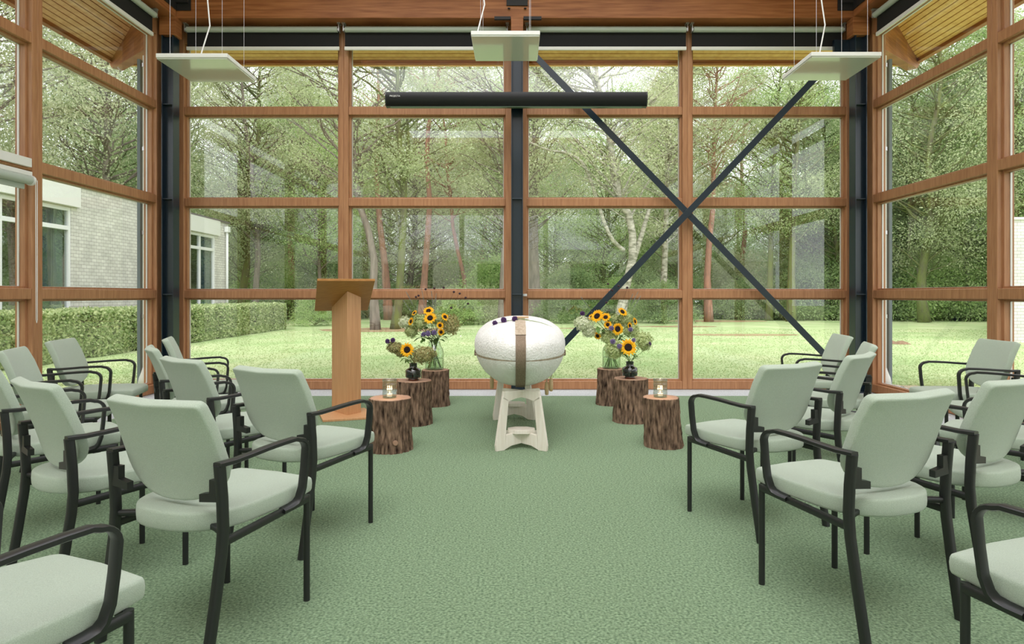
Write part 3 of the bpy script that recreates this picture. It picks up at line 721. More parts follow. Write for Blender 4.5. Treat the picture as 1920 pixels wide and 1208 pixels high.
# ---------------------------------------------------------------- flowers
rnd = random.Random(11)
def frame_to(d):
    d = Vector(d).normalized(); return d.to_track_quat('Z', 'Y').to_matrix().to_4x4()
def stem_pts(head, d, foot, neck):
    a = Vector(head); b = a-Vector(d).normalized()*.03
    mid = (b+Vector(neck))/2+Vector((0, 0, .01))
    return [a, b, mid, Vector(neck), Vector(foot)]
def sm(pts, k=4):
    """smooth a polyline (Catmull-Rom)"""
    P = [pts[0]]+list(pts)+[pts[-1]]; out = []
    for i in range(1, len(P)-2):
        for j in range(k):
            t = j/k; p0, p1, p2, p3 = P[i-1], P[i], P[i+1], P[i+2]
            out.append(.5*((2*p1)+(p2-p0)*t+(2*p0-5*p1+4*p2-p3)*t*t+(3*p1-p0-3*p2+p3)*t**3))
    out.append(P[-2]); return out
def petal_ring(m, R, r, n, up, w, phase=0, jit=.1):
    for k in range(n):
        a = 2*PI*k/n+phase+rnd.uniform(-jit, jit); ca, sa = math.cos(a), math.sin(a); L_ = R*rnd.uniform(.88, 1.08); z = up*rnd.uniform(.6, 1.3)
        rad = [r*.8, r+(L_-r)*.45, L_]; ww = [w*.5, w, .001]; zz = [0, z*.6, z*.3]
        vs = []
        for q in range(3):
            for s in (-1, 1): vs.append((rad[q]*ca-s*ww[q]*sa, rad[q]*sa+s*ww[q]*ca, zz[q]-abs(s)*0))
            if q < 2: vs.append((rad[q]*ca, rad[q]*sa, zz[q]-.0025))
        m.add(vs, [(0, 2, 5, 3), (2, 1, 4, 5), (3, 5, 4, 7, 6)])
def place(obj, head, d, roll=0):
    obj.matrix_world = Matrix.Translation(head) @ frame_to(d) @ Matrix.Rotation(roll, 4, 'Z')
def make_sunflower(head, d, R, vase, label, group, pale=False, dark=.42):
    root = empty('sunflower', (0, 0, 0), 0, label, 'flower', group)
    root.location = head
    Rm4 = frame_to(d)
    m = MB(); r = R*dark; petal_ring(m, R, r, 17, R*.10, R*.155, 0); petal_ring(m, R*.92, r, 15, R*.22, R*.15, .2)
    m.v = [tuple(Rm4 @ Vector(v)) for v in m.v]; m.build('petals', M['petal'], root, fix=False)
    dm = MB().lathe([(r*1.05, 0), (r*.95, R*.12), (r*.6, R*.17), (r*.25, R*.13), (.001, R*.11)], 20); dm.v = [tuple(Rm4 @ Vector(v)) for v in dm.v]
    dm.build('flower_centre', M['disc'] if not pale else M['petal'], root, smooth=True)
    sp = MB(); petal_ring(sp, R*.62, r*.3, 9, -R*.12, R*.14); sp.v = [tuple(Rm4 @ Vector(v)+Rm4.to_3x3() @ Vector((0, 0, -R*.05))) for v in sp.v]; sp.build('sepals', M['leafy'], root, fix=False)
    foot, neck = vase
    pts = sm(stem_pts(Vector(head)-Vector(d).normalized()*R*.05, d, foot, neck)); MB().tube([p-Vector(head) for p in pts], .0032, 6).build('stem', M['stem'], root, smooth=True)
    return root
def make_hydrangea(head, d, rx, rz, vase, mt, label, group):
    root = empty('hydrangea', head, 0, label, 'flower', group); m = MB()
    N = int(520*(rx*rz/.0036)**.5); Rm4 = frame_to(d).to_3x3()
    for k in range(N):
        z = rnd.uniform(-.55, 1); a = rnd.uniform(0, 2*PI); q = math.sqrt(max(0, 1-z*z)); n_ = Vector((q*math.cos(a), q*math.sin(a), z)); nn = n_+Vector((rnd.gauss(0, .25), rnd.gauss(0, .25), rnd.gauss(0, .25)))
        lump = 1+.16*noise.noise(n_*2.5+Vector(head)*9)*2; rr = rnd.uniform(.62, 1.12)*lump
        p = Rm4 @ Vector((n_.x*rx*rr, n_.y*rz*rr, n_.z*.8*min(rx, rz)*rr)); nn = Rm4 @ nn
        t1 = nn.orthogonal().normalized(); t2 = nn.cross(t1).normalized(); s = rnd.uniform(.0065, .0105)
        c0 = len(m.v)
        for h in range(4):
            b = PI/2*h+rnd.uniform(-.2, .2); e = t1*math.cos(b)+t2*math.sin(b); f = t1*math.cos(b+PI/2)+t2*math.sin(b+PI/2); nu = nn.normalized()*s*.3
            m.add([p, p+e*s*.8+f*s*.55+nu, p+e*s*1.3+nu*.4, p+e*s*.8-f*s*.55+nu], [(0, 1, 2, 3)])
    m.build('florets', M[mt], root, fix=False)
    co = MB(); 
    for k in range(12):
        n_ = Rm4 @ Vector((rnd.uniform(-.6, .6)*rx, rnd.uniform(-.6, .6)*rz, .3*min(rx, rz))); co.tube([Vector((0, 0, 0))-Rm4 @ Vector((0, 0, .02)), n_], .0012, 4)
    foot, neck = vase
    pts = sm(stem_pts(Vector(head), d, foot, neck)); co.tube([p-Vector(head) for p in pts], .0026, 6); co.build('stem', M['stem'], root)
    return root
def make_allium(head, r, vase, mt, label, group, stem=True, direct=None):
    root = empty('allium', head, 0, label, 'flower', group); m = MB()
    for k in range(90):
        z = 1-2*(k+.5)/90; a = k*2.39996; q = math.sqrt(1-z*z); n_ = Vector((q*math.cos(a), q*math.sin(a), z)); rr = r*rnd.uniform(.8, 1.1); t1 = n_.orthogonal().normalized(); t2 = n_.cross(t1); s = r*.16
        m.add([n_*rr*.35, n_*rr*.8+t1*s, n_*rr*1.02, n_*rr*.8-t1*s], [(0, 1, 2, 3)]); m.add([n_*rr*.35, n_*rr*.8+t2*s, n_*rr*1.02, n_*rr*.8-t2*s], [(0, 1, 2, 3)])
    m.lathe([(.001, -r*.6), (r*.55, -r*.3), (r*.6, .1*r), (r*.3, r*.5), (.001, r*.6)], 10)
    m.build('blossom', M[mt], root, fix=False)
    if direct: pts = [Vector(p) for p in direct]
    else:
        foot, neck = vase; pts = sm(stem_pts(Vector(head), Vector((0, 0, 1)), foot, neck))
    MB().tube([p-Vector(head) for p in pts], .0018, 5).build('stem', M['stem'], root)
    return root
def leaf_spray(head, vase, n, L_, label, group):
    root = empty('leafy_sprig', head, 0, label, 'foliage', group); h = Vector(head); foot, neck = vase; neck = Vector(neck)
    m = MB()
    for k in range(n):
        t = k/max(1, n-1); base = h.lerp(neck, t*.6); a = rnd.uniform(0, 2*PI); d = Vector((math.cos(a), math.sin(a)*.6, rnd.uniform(-.5, .6))).normalized(); w = d.cross(Vector((0, 0, 1))).normalized(); l = L_*rnd.uniform(.7, 1.2); dr = Vector((0, 0, -l*.22))
        m.add([base-h, base-h+d*l*.35+w*l*.22, base-h+d*l*.75+w*l*.16+dr*.5, base-h+d*l+dr, base-h+d*l*.75-w*l*.16+dr*.5, base-h+d*l*.35-w*l*.22, base-h+d*l*.5+dr*.1-Vector((0, 0, l*.04))],
              [(0, 1, 6), (1, 2, 6), (2, 3, 6), (3, 4, 6), (4, 5, 6), (5, 0, 6)])
    m.build('leaves', M['leafy'], root, fix=False)
    MB().tube([p-h for p in sm([h, h.lerp(neck, .5)+Vector((0, .01, .01)), neck, Vector(foot)])], .0024, 5).build('stem', M['stem'], root)
def seed_stem(head, vase, label, group, r=.014, mt='seed', stalk='seed'):
    root = empty('seed_head', head, 0, label, 'dried flower', group); h = Vector(head); foot, neck = vase; neck = Vector(neck)
    MB().lathe([(.001, -r*.7), (r*.7, -r*.4), (r, 0), (r*.8, r*.7), (.001, r*1.1)], 9).build('head', M[mt], root, smooth=True)
    mid = h.lerp(neck, .5)+Vector((rnd.uniform(-.02, .02), 0, .03)); MB().tube([p-h for p in sm([h, mid, neck, Vector(foot)])], .0012, 4).build('stem', M[stalk], root)
def spike(head, vase, label, group):
    root = empty('grass_spike', head, 0, label, 'dried flower', group); h = Vector(head); foot, neck = vase; neck = Vector(neck); d = (neck-h).normalized()
    m = MB()
    for k in range(70):
        p = h+d*rnd.uniform(0, .15); q = Vector((rnd.uniform(-1, 1), rnd.uniform(-1, 1), rnd.uniform(-1, 1))).normalized(); m.add([p-h, p-h+q*.006+d*-.006, p-h+q*.002-d*.018], [(0, 1, 2)])
    m.build('spike', M['drygrey'], root, fix=False); MB().tube([p-h for p in sm([h, h+d*.2, neck, Vector(foot)])], .0016, 4).build('stem', M['drygrey'], root)
def mk_vase(x, y, z, h, rn, rb):
    def f(px=None):
        a = rnd.uniform(0, 2*PI); return ((x+rb*math.cos(a), y+rb*math.sin(a), z+.02), (x-rn*.8*math.cos(a), y-rn*.8*math.sin(a), z+h))
    return f
vBL = mk_vase(V3.x, 7.03, .39, .30, .045, .075); vBR = mk_vase(V4.x, 7.10, .394, .30, .045, .075)
vSL = mk_vase(V2.x, 6.02, .436, .13, .022, .03); vSR = mk_vase(V5.x, 6.12, .441, .13, .022, .03)
def dirto(px, cx, py, cy, k=.03): return (k*(px-cx), -1.0, -k*(py-cy)+.15)
gBL = 'flowers in the left clear vase'; gBR = 'flowers in the right clear vase'
S = [ # px, py, radius px, depth, vase, centre px, label, group
 (806.4, 596.6, 12, 6.90, vBL, (808, 612), 'largest sunflower in the middle of the left clear vase bouquet', gBL),
 (803.5, 583, 10, 6.98, vBL, (808, 612), 'sunflower topmost of the left clear vase bouquet', gBL),
 (770.6, 603, 8, 6.90, vBL, (808, 612), 'sunflower at the left side of the left clear vase bouquet', gBL),
 (834.4, 594.5, 8, 6.92, vBL, (808, 612), 'sunflower at the upper right of the left clear vase bouquet', gBL),
 (777, 587, 6, 7.05, vBL, (808, 612), 'sunflower half turned away, upper left of the left clear vase bouquet', gBL),
 (825, 610.5, 7, 6.88, vBL, (808, 612), 'orange sunflower at right centre of the left clear vase bouquet', gBL),
 (827, 623, 7, 6.88, vBL, (808, 612), 'orange sunflower lowest in the left clear vase bouquet', gBL),
 (1119.6, 593, 13, 6.95, vBR, (1146, 612), 'large sunflower facing up at the left of the right clear vase bouquet', gBR),
 (1135.5, 595, 9, 6.93, vBR, (1146, 612), 'dark-centred sunflower beside the large one in the right clear vase bouquet', gBR),
 (1158, 617, 12, 6.88, vBR, (1146, 612), 'open sunflower in the middle of the right clear vase bouquet', gBR),
 (1167, 585, 10, 6.95, vBR, (1146, 612), 'sunflower topmost of the right clear vase bouquet', gBR),
 (1139.5, 609, 7.5, 6.92, vBR, (1146, 612), 'small orange sunflower left of centre in the right clear vase bouquet', gBR),
 (1180.5, 611, 7, 6.94, vBR, (1146, 612), 'small orange sunflower right of centre in the right clear vase bouquet', gBR),
 (1190.5, 603, 7.5, 6.98, vBR, (1146, 612), 'small orange sunflower at the right edge of the right clear vase bouquet', gBR),
 (1120.5, 630, 7.5, 6.96, vBR, (1146, 612), 'drooping orange sunflower low in the right clear vase bouquet', gBR),
 (1109, 595, 7, 7.0, vBR, (1146, 612), 'sunflower at the far left of the right clear vase bouquet, half hidden', gBR),
 (763.2, 656, 13, 5.90, vSL, (763, 656), 'sunflower in the small dark vase on the left stump', 'flowers in the left dark vase'),
 (1178, 651.5, 15.5, 5.98, vSR, (1178, 652), 'sunflower in the small dark vase on the right stump', 'flowers in the right dark vase'),
]
for px, py, r, y, vs_, (cx, cy), lb, g in S:
    make_sunflower(at(px, py, y), dirto(px, cx, py, cy), r*1.08/CF*y, vs_(), lb, g)
H = [
 (787.6, 604, 12, 13, 6.95, vBL, 'hyd_green', 'green hydrangea head at left centre of the left clear vase bouquet', gBL),
 (759, 605, 9, 10, 7.0, vBL, 'hyd_white', 'pale hydrangea head at the left edge of the left clear vase bouquet', gBL),
 (771, 621, 10, 10, 6.97, vBL, 'hyd_green', 'green hydrangea head low on the left of the left clear vase bouquet', gBL),
 (846, 609, 14, 17, 6.97, vBL, 'hyd_brown', 'faded hydrangea head on the right of the left clear vase bouquet', gBL),
 (818, 597, 11, 9, 7.05, vBL, 'hyd_green', 'green hydrangea head behind the sunflowers of the left clear vase', gBL),
 (1093, 607, 14, 12, 6.98, vBR, 'hyd_white', 'white hydrangea head at the left edge of the right clear vase bouquet', gBR),
 (1104, 621, 11, 10, 6.99, vBR, 'hyd_white', 'white hydrangea head low on the left of the right clear vase bouquet', gBR),
 (1142, 632, 15, 11, 6.98, vBR, 'hyd_green', 'green hydrangea head low in the middle of the right clear vase bouquet', gBR),
 (1172, 598, 13, 10, 7.02, vBR, 'hyd_green', 'green hydrangea head below the top sunflower of the right clear vase', gBR),
 (1184, 620, 13, 12, 7.0, vBR, 'hyd_green', 'green hydrangea head on the right of the right clear vase bouquet', gBR),
 (1150, 598, 10, 9, 7.03, vBR, 'hyd_green', 'green hydrangea head at the top centre of the right clear vase bouquet', gBR),
 (740, 652, 12, 9, 5.96, vSL, 'hyd_brown', 'faded hydrangea head left of the sunflower in the left dark vase', 'flowers in the left dark vase'),
 (752, 660, 9, 9, 5.98, vSL, 'hyd_brown', 'faded hydrangea head just below left of the sunflower in the left dark vase', 'flowers in the left dark vase'),
 (793, 666, 20, 14, 5.97, vSL, 'hyd_brown', 'large faded hydrangea head right of the sunflower in the left dark vase', 'flowers in the left dark vase'),
 (1152, 655, 15, 16, 6.05, vSR, 'hyd_green', 'pale green hydrangea head left of the sunflower in the right dark vase', 'flowers in the right dark vase'),
 (1206, 640, 14, 15, 6.08, vSR, 'hyd_green', 'pale green hydrangea head right of the sunflower in the right dark vase', 'flowers in the right dark vase'),
]
for px, py, rx, rz, y, vs_, mt, lb, g in H:
    make_hydrangea(at(px, py, y), (0, -1, .35), rx*1.12/CF*y, rz*1.12/CF*y, vs_(), mt, lb, g)
A = [
 (802.5, 626, 6, 6.86, vBL, 'lilac', 'middle lilac thistle low in the left clear vase bouquet', gBL), (814, 624, 5.5, 6.88, vBL, 'lilac', 'right lilac thistle low in the left clear vase bouquet', gBL), (794, 627, 5, 6.9, vBL, 'lilac', 'left lilac thistle low in the left clear vase bouquet', gBL),
 (1146, 616, 5.5, 6.86, vBR, 'lilac', 'lilac thistle left of the open sunflower of the right clear vase', gBR), (1182, 618, 5, 6.9, vBR, 'lilac', 'lilac thistle right of the open sunflower of the right clear vase', gBR), (1092, 588, 5, 7.0, vBR, 'purple', 'purple allium out on the far left of the right clear vase bouquet', gBR),
 (726.5, 640, 5, 5.93, vSL, 'purple', 'leftmost purple allium of the left dark vase', 'flowers in the left dark vase'), (736.5, 638, 5, 5.93, vSL, 'purple', 'second purple allium of the left dark vase', 'flowers in the left dark vase'),
 (1149, 640.5, 5.5, 5.98, vSR, 'lilac', 'upper left lilac thistle of the right dark vase', 'flowers in the right dark vase'), (1161.5, 649.5, 5.5, 5.97, vSR, 'lilac', 'lilac thistle touching the sunflower of the right dark vase', 'flowers in the right dark vase'),
 (1188, 638, 4.5, 6.0, vSR, 'lilac', 'lilac thistle above the sunflower of the right dark vase', 'flowers in the right dark vase'), (1217, 645, 4.5, 6.03, vSR, 'purple', 'purple allium at the right edge of the right dark vase bouquet', 'flowers in the right dark vase'),
]
for px, py, r, y, vs_, mt, lb, g in A: make_allium(at(px, py, y), r/CF*y, vs_(), mt, lb, g)
for i, (px, py, y, vs_, n_, l, lb, g) in enumerate([
 (800, 612, 6.93, vBL, 9, .085, 'broad green leaves in the middle of the left clear vase bouquet', gBL), (785, 632, 6.95, vBL, 7, .08, 'broad green leaves low left in the left clear vase bouquet', gBL), (832, 628, 6.95, vBL, 8, .08, 'broad green leaves low right in the left clear vase bouquet', gBL), (818, 640, 6.9, vBL, 6, .07, 'hanging green leaves over the neck of the left clear vase', gBL),
 (1120, 612, 6.95, vBR, 9, .085, 'broad green leaves left in the right clear vase bouquet', gBR), (1168, 632, 6.95, vBR, 9, .08, 'broad green leaves low right in the right clear vase bouquet', gBR), (1143, 590, 7.0, vBR, 7, .07, 'green leaves at the top of the right clear vase bouquet', gBR), (1160, 600, 6.98, vBR, 8, .06, 'small green leaves behind the open sunflower of the right clear vase', gBR),
 (757, 672, 5.97, vSL, 5, .055, 'green leaves under the sunflower of the left dark vase', 'flowers in the left dark vase'), (1196, 668, 6.02, vSR, 7, .065, 'green leaves hanging right of the sunflower in the right dark vase', 'flowers in the right dark vase'), (1166, 660, 6.05, vSR, 6, .055, 'green leaves left of the sunflower in the right dark vase', 'flowers in the right dark vase')]):
    leaf_spray(at(px, py, y), vs_(), int(n_*1.7), l*1.1, lb, g)
for px, py in ((784.6, 555), (780, 557.5), (798, 543), (814.4, 541), (832, 540), (851, 548), (862, 551), (873, 559), (877.5, 570), (846, 578)):
    seed_stem(at(px, py, 7.0), vBL(), 'dark seed head on a thin stalk above the left clear vase bouquet', 'dark seed heads above the left bouquet')
for px, py in ((1140, 533), (1160, 537), (1176, 540), (1148, 545), (1137, 568)):
    seed_stem(at(px, py, 7.02), vBR(), 'dark seed head on a thin stalk above the right clear vase bouquet', 'dark seed heads above the right bouquet')
for px, py in ((762, 548), (790, 541), (809, 548), (757, 565), (818, 552)):
    spike(at(px, py, 7.08), vBL(), 'dry grey spike above the left clear vase bouquet', 'dry spikes above the left bouquet')
for px, py in ((1090, 558), (1196, 548), (1186, 552), (1201, 556), (1178, 566)):
    spike(at(px, py, 7.12), vBR(), 'dry grey spike above the right clear vase bouquet', 'dry spikes above the right bouquet')
# three alliums laid across the casket lid
for (px, py, r), lb in zip(((928, 613.5, 5.5), (944.5, 610, 6.5), (965, 608.5, 6)), ('leftmost purple allium lying on the casket lid', 'middle purple allium lying on the casket lid', 'purple allium lying nearest the strap on the casket lid')):
    y = 5.22; x = (px-CX)/CF*y; t = (y-5.78)/CL; f = cprof(t); xx = x-.045; a = math.acos(max(-1, min(1, xx/(CW*f)))); q = cpt(t, a); zz = q.z+r/CF*y*.9
    end = min(.30, xx+.36); stem = []
    for k in range(8):
        u = xx+(end-xx)*k/7; a = math.acos(max(-1, min(1, u/(CW*f)))); w_ = cpt(t, a); stem.append((u+.045, y+.01*k*(.3 if k % 2 else .5), w_.z+.014+(.010 if abs(u) < .05 else 0)))
    stem[0] = (xx+.045, y, zz)
    make_allium((xx+.045, y, zz), r/CF*y, None, 'purple', lb, 'alliums laid on the casket', direct=stem)
for k, (px, py) in enumerate(((921, 609), (972, 607))):
    pass

# ================================================================ outdoors
M['lawn'] = mat('lawn', (152, 176, 120), .95, spec=.05, nscale=.55, rgb2=(188, 196, 152), bump=.15, bscale=30)
M['soil'] = mat('dry_soil', (160, 140, 112), .95, nscale=14, rgb2=(196, 186, 158), bump=1, bscale=60)
M['pebble'] = mat('white_pebbles', (222, 220, 214), .8, nscale=40, rgb2=(150, 146, 140), bump=1, bscale=60)
M['blade'] = leafmat('grass_blade', (152, 178, 116), (198, 206, 160), .4)
M['litter'] = mat('brown_litter', (170, 140, 110), .95, nscale=8, rgb2=(132, 116, 78))
M['leafA'] = leafmat('olive_leaf', (156, 172, 120), (208, 216, 174), .5)
M['leafB'] = leafmat('beige_green_leaf', (168, 178, 134), (216, 220, 184), .5)
M['leafC'] = leafmat('fresh_leaf', (148, 182, 108), (206, 222, 160), .5)
M['leafD'] = leafmat('deep_green_leaf', (126, 152, 102), (178, 196, 142), .5)
M['needle'] = leafmat('pine_needle', (168, 182, 160), (212, 218, 190), .4)
M['hedge'] = leafmat('hornbeam_leaf', (136, 162, 100), (222, 228, 180), .4)
M['barkdark'] = mat('mossy_bark', (96, 92, 74), .95, nscale=3, rgb2=(112, 124, 62), stretch=(2, 2, .6), bump=1, bscale=14)
M['barkpine'] = mat('pink_pine_bark', (176, 128, 108), .95, nscale=5, rgb2=(134, 104, 92), stretch=(2, 2, .5), bump=1, bscale=16)
M['barkgrey'] = mat('grey_bark', (142, 130, 120), .95, nscale=5, rgb2=(104, 96, 86), stretch=(2, 2, .4), bump=1, bscale=16)
M['birchbark'] = mat('birch_bark', (196, 190, 176), .85, nscale=4, rgb2=(96, 98, 76), stretch=(1.2, 1.2, 3), bump=.6, bscale=20)
m = MB(); m.box((-90, 8.40, GL-.3), (90, 110, GL)).box((-90, -60, GL-.3), (-4.62, 8.40, GL)).box((4.62, -60, GL-.3), (90, 8.40, GL)).box((-4.62, -60, GL-.3), (4.62, -3.9, GL))
struct(m.build('ground', M['lawn']), 'open green lawn around the room')
def patch(name, mt, pts, z, label, cat=None):
    o = MB().prism(pts, 2, GL-.02, GL+z).build(name, mt); tag(o, label, None); o['kind'] = 'structure'; return o
def blob(cx, cy, rx, ry, seed, n=40):
    return [(cx+rx*math.cos(2*PI*k/n)*(1+.25*noise.noise(Vector((math.cos(2*PI*k/n)*1.7, math.sin(2*PI*k/n)*1.7, seed)))), cy+ry*math.sin(2*PI*k/n)*(1+.25*noise.noise(Vector((math.cos(2*PI*k/n)*1.7, math.sin(2*PI*k/n)*1.7, seed+9))))) for k in range(n)]
edge = [(x, 9.15+.30*noise.noise(Vector((x*.8, 0, 3)))+.10*noise.noise(Vector((x*5, 0, 3)))) for x in np.arange(5.6, -6.01, -.12)]
patch('trim_20', M['soil'], [(-6, 8.40), (5.6, 8.40)]+edge, .006, 'dry bare soil strip along the end windows')
patch('trim_21', M['pebble'], [(4.62, 8.9), (4.62, 3), (5.25, 3), (5.3, 5), (5.22, 7), (5.3, 8.9)], .012, 'white pebbles along the right side windows')
for i, (x, y, rx, ry) in enumerate(((-4.6, 23.5, 2.4, 1.5), (7.2, 20.5, 1.9, .5), (9.8, 31.5, 2.5, 1.2), (6.6, 26, 1.6, .5), (2.6, 24.6, 1.0, .3))):
    patch('trim_%d' % (22+i), M['litter'], blob(x, y, rx, ry, i*3.3), .008, 'patch of brown pine litter on the lawn')
for px, py, lb in ((1668, 644, 'left of two small brown molehills on the right lawn'), (1690, 645.5, 'right of two small brown molehills on the right lawn')):
    d = CF*(EYE-GL)/(py-CY); mh = MB(); nn = 20
    vs = [(0, 0, .09)]
    for j in range(1, 5):
        for k in range(nn):
            a = 2*PI*k/nn; r = .20*j/4; vs.append((r*math.cos(a)*1.2, r*math.sin(a), .09*(1-(j/4)**1.5)+.02*noise.noise(Vector((a, j, px)))))
    fs = [(0, 1+k, 1+(k+1) % nn) for k in range(nn)]+[(1+j*nn+k, 1+(j+1)*nn+k, 1+(j+1)*nn+(k+1) % nn, 1+j*nn+(k+1) % nn) for j in range(3) for k in range(nn)]
    mh.add(vs, fs); o = mh.build('molehill', mat('mole_soil', (120, 96, 74), .95, nscale=20, rgb2=(150, 124, 96))); o.location = ((px-CX)/CF*d, d, GL); tag(o, lb, 'molehill', 'molehills on the right lawn')

def np_mesh(name, V, F4, mt, parent=None, tri=False):
    me = bpy.data.meshes.new(name); k = 3 if tri else 4; nf = len(F4)
    me.vertices.add(len(V)); me.vertices.foreach_set('co', V.astype(np.float32).ravel())
    me.loops.add(nf*k); me.loops.foreach_set('vertex_index', F4.astype(np.int32).ravel())
    me.polygons.add(nf); me.polygons.foreach_set('loop_start', np.arange(0, nf*k, k, dtype=np.int32))
    me.update(calc_edges=True); me.materials.append(mt); return me
def leaf_quads(P, size, rs, droop=0.0, narrow=.5, flat=0):
    n = len(P); d = rs.normal(size=(n, 3)); d[:, 2] -= droop; d[:, 2] *= (1-flat); d /= np.linalg.norm(d, axis=1)[:, None]
    q = rs.normal(size=(n, 3)); w = np.cross(d, q); w /= np.linalg.norm(w, axis=1)[:, None]
    s = (size*rs.uniform(.65, 1.3, n))[:, None]
    V = np.stack([P-d*s*.5, P+w*s*narrow*.5-d*s*.05, P+d*s*.5, P-w*s*narrow*.5-d*s*.05], 1).reshape(-1, 3)
    return V, np.arange(4*n).reshape(n, 4)
# grass blades close to the window
rs = np.random.RandomState(5)
n = 90000
yy = 8.95+rs.uniform(0, 1, n)**1.6*15; xx = rs.uniform(-1, 1, n)*(yy*.80)
keep = ~((xx < -8.3) | ((np.abs(xx) < 5.35) & (yy < 9.15)) | ((xx > 4.6) & (xx < 5.3) & (yy < 8.9))); xx = xx[keep]; yy = yy[keep]; n = len(xx)
h_ = rs.uniform(.008, .024, n); a_ = rs.uniform(0, 2*PI, n); w_ = .004+.0005*yy
B = np.stack([xx, yy, np.full(n, GL)], 1); dx = np.stack([np.cos(a_)*w_, np.sin(a_)*w_, np.zeros(n)], 1); tp = np.stack([rs.normal(0, .02, n), rs.normal(0, .02, n), h_], 1)
V = np.stack([B-dx, B+dx, B+tp], 1).reshape(-1, 3); F = np.arange(3*n).reshape(n, 3)
o = bpy.data.objects.new('grass', np_mesh('grass', V, F, M['blade'], tri=True)); C.objects.link(o); tag(o, 'short green grass of the lawn outside the windows', 'grass', kind='stuff')
# pebbles stuff
n = 2600; px_ = np.concatenate([rs.uniform(4.64, 5.25, n)]); py_ = rs.uniform(5.5, 8.9, n)
Pb = np.stack([px_, py_, np.full(n, GL+.018)], 1); V, F = leaf_quads(Pb, .045, rs, 0, .8, .8)
o = bpy.data.objects.new('pebbles', np_mesh('pebbles', V, F, M['pebble'])); C.objects.link(o); tag(o, 'loose white pebbles beside the right side window sill', 'pebbles', kind='stuff')

# hedge
hd = empty('hedge', (-8.98, 13, GL), 0, 'long clipped green hedge in front of the side building', 'hedge')
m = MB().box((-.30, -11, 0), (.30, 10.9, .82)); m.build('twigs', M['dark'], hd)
n = 100000; u = rs.uniform(0, 1, n); side = rs.uniform(0, 1, n)
X = np.where(side < .42, .42+rs.normal(0, .03, n), np.where(side < .5, -.42+rs.normal(0, .03, n), rs.uniform(-.44, .44, n)))
Y = rs.uniform(-11.1, 11.0, n); Z = np.where(side < .5, rs.uniform(0.02, .93, n), .93+rs.normal(0, .025, n))
e = side > .96; Y = np.where(e, 11.0+rs.normal(0, .03, n), Y); Z = np.where(e, rs.uniform(.02, .93, n), Z)
X += .05*np.sin(Y*3.1)+.03*np.sin(Y*7.7); 
V, F = leaf_quads(np.stack([X, Y, Z], 1), .072, rs, .3, .62)
o = bpy.data.objects.new('leaves', np_mesh('leaves', V, F, M['hedge'])); C.objects.link(o); o.parent = hd

# side building on the left
M['brickL'] = brickmat('grey_white_brick', (224, 221, 214), (208, 205, 198), (166, 162, 156), 1)
M['brickR'] = brickmat('grey_white_brick_front', (226, 224, 218), (212, 210, 204), (166, 162, 156), 0)
M['winglass'] = mat('dark_window_glass', (60, 72, 66), .03, spec=1.0)
M['curtain_w'] = mat('white_curtain', (220, 226, 226), .9); M['curtain_b'] = mat('blue_curtain', (76, 116, 160), .9)
M['frame_w'] = mat('white_window_frame', (232, 233, 233), .45)
bl = empty('building', (-10.65, 13, GL), 0, 'grey-white brick building with white window frames behind the hedge', 'building')
def wins(root, ax, wl, top, flip):
    pass
zb = lambda z: z-GL
segs = [(-20, 5.2), (9.4, 11.3), (15.5, 20.2), (22.95, 24.0)]
m = MB()
for a, b in segs: m.box((-.3, a-13, 0), (0, b-13, zb(3.86)))
for a, b in ((5.2, 9.4), (11.3, 15.5), (20.2, 22.95)): m.box((-.3, a-13, 0), (0, b-13, zb(.80))).box((-.3, a-13, zb(3.30)), (0, b-13, zb(3.86)))
m.box((-9, 23.7-13, 0), (-.3, 24.0-13, zb(3.86)))
m.build('wall', M['brickL'], bl)
MB().box((-9, -33, zb(3.86)), (.06, 11.06, zb(3.92))).build('roof_edge', mat('roof_trim', (112, 108, 104), .7), bl)
for a, b, ml in ((5.2, 9.4, (7.3,)), (11.3, 15.5, (13.4,)), (20.2, 22.95, (21.9,))):
    MB().box((.0, a-.25-13, zb(3.33)), (.10, b+.2-13, zb(3.85))).build('white_panel', M['whitepanel'], bl)
    m = MB(); w = .07
    for y in (a, b-w)+tuple(q-w/2 for q in ml): m.box((-.12, y-13, zb(.80)), (-.02, y+w-13, zb(3.32)))
    for z0, z1 in ((.80, .88), (2.76, 2.86), (3.22, 3.32)): m.box((-.115, a-13, zb(z0)), (-.022, b-13, zb(z1)))
    m.box((-.02, a-.05-13, zb(.75)), (.06, b+.05-13, zb(.80)))
    f = m.build('window', M['frame_w'], bl, bevel=.004)
    MB().box((-.075, a-13, zb(.82)), (-.065, b-13, zb(3.3))).build('pane', M['sideglass'] if 'sideglass' in M else M.setdefault('sideglass', glassmat('side_glass', (.85, .9, .88), .30)), f)
    for (c0, c1, mt) in ((b-.75, b-.42, 'curtain_b'), (b-.45, b-.08, 'curtain_w')):
        q = MB(); N = 24; vs = []
        for k in range(N+1):
            y = c0+(c1-c0)*k/N; x = -.17+.02*math.sin(k*1.9); vs += [(x, y-13, zb(.85)), (x, y-13, zb(3.25))]
        q.add(vs, [(2*k, 2*k+1, 2*k+3, 2*k+2) for k in range(N)]); q.build('curtain', M[mt], bl)
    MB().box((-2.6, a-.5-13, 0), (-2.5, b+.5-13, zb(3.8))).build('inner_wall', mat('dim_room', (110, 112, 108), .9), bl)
MB().tube([(.08, 23.72-13, 0), (.08, 23.72-13, zb(3.55))], .045, 10).build('drainpipe', M['frame_w'], bl, smooth=True)
MB().box((.02, 23.62-13, zb(3.52)), (.16, 23.82-13, zb(3.72))).build('rain_hopper', M['frame_w'], bl)
br = empty('building', (19, 17.2, GL), 0, 'white brick building with a flat top beyond the right side window', 'building')
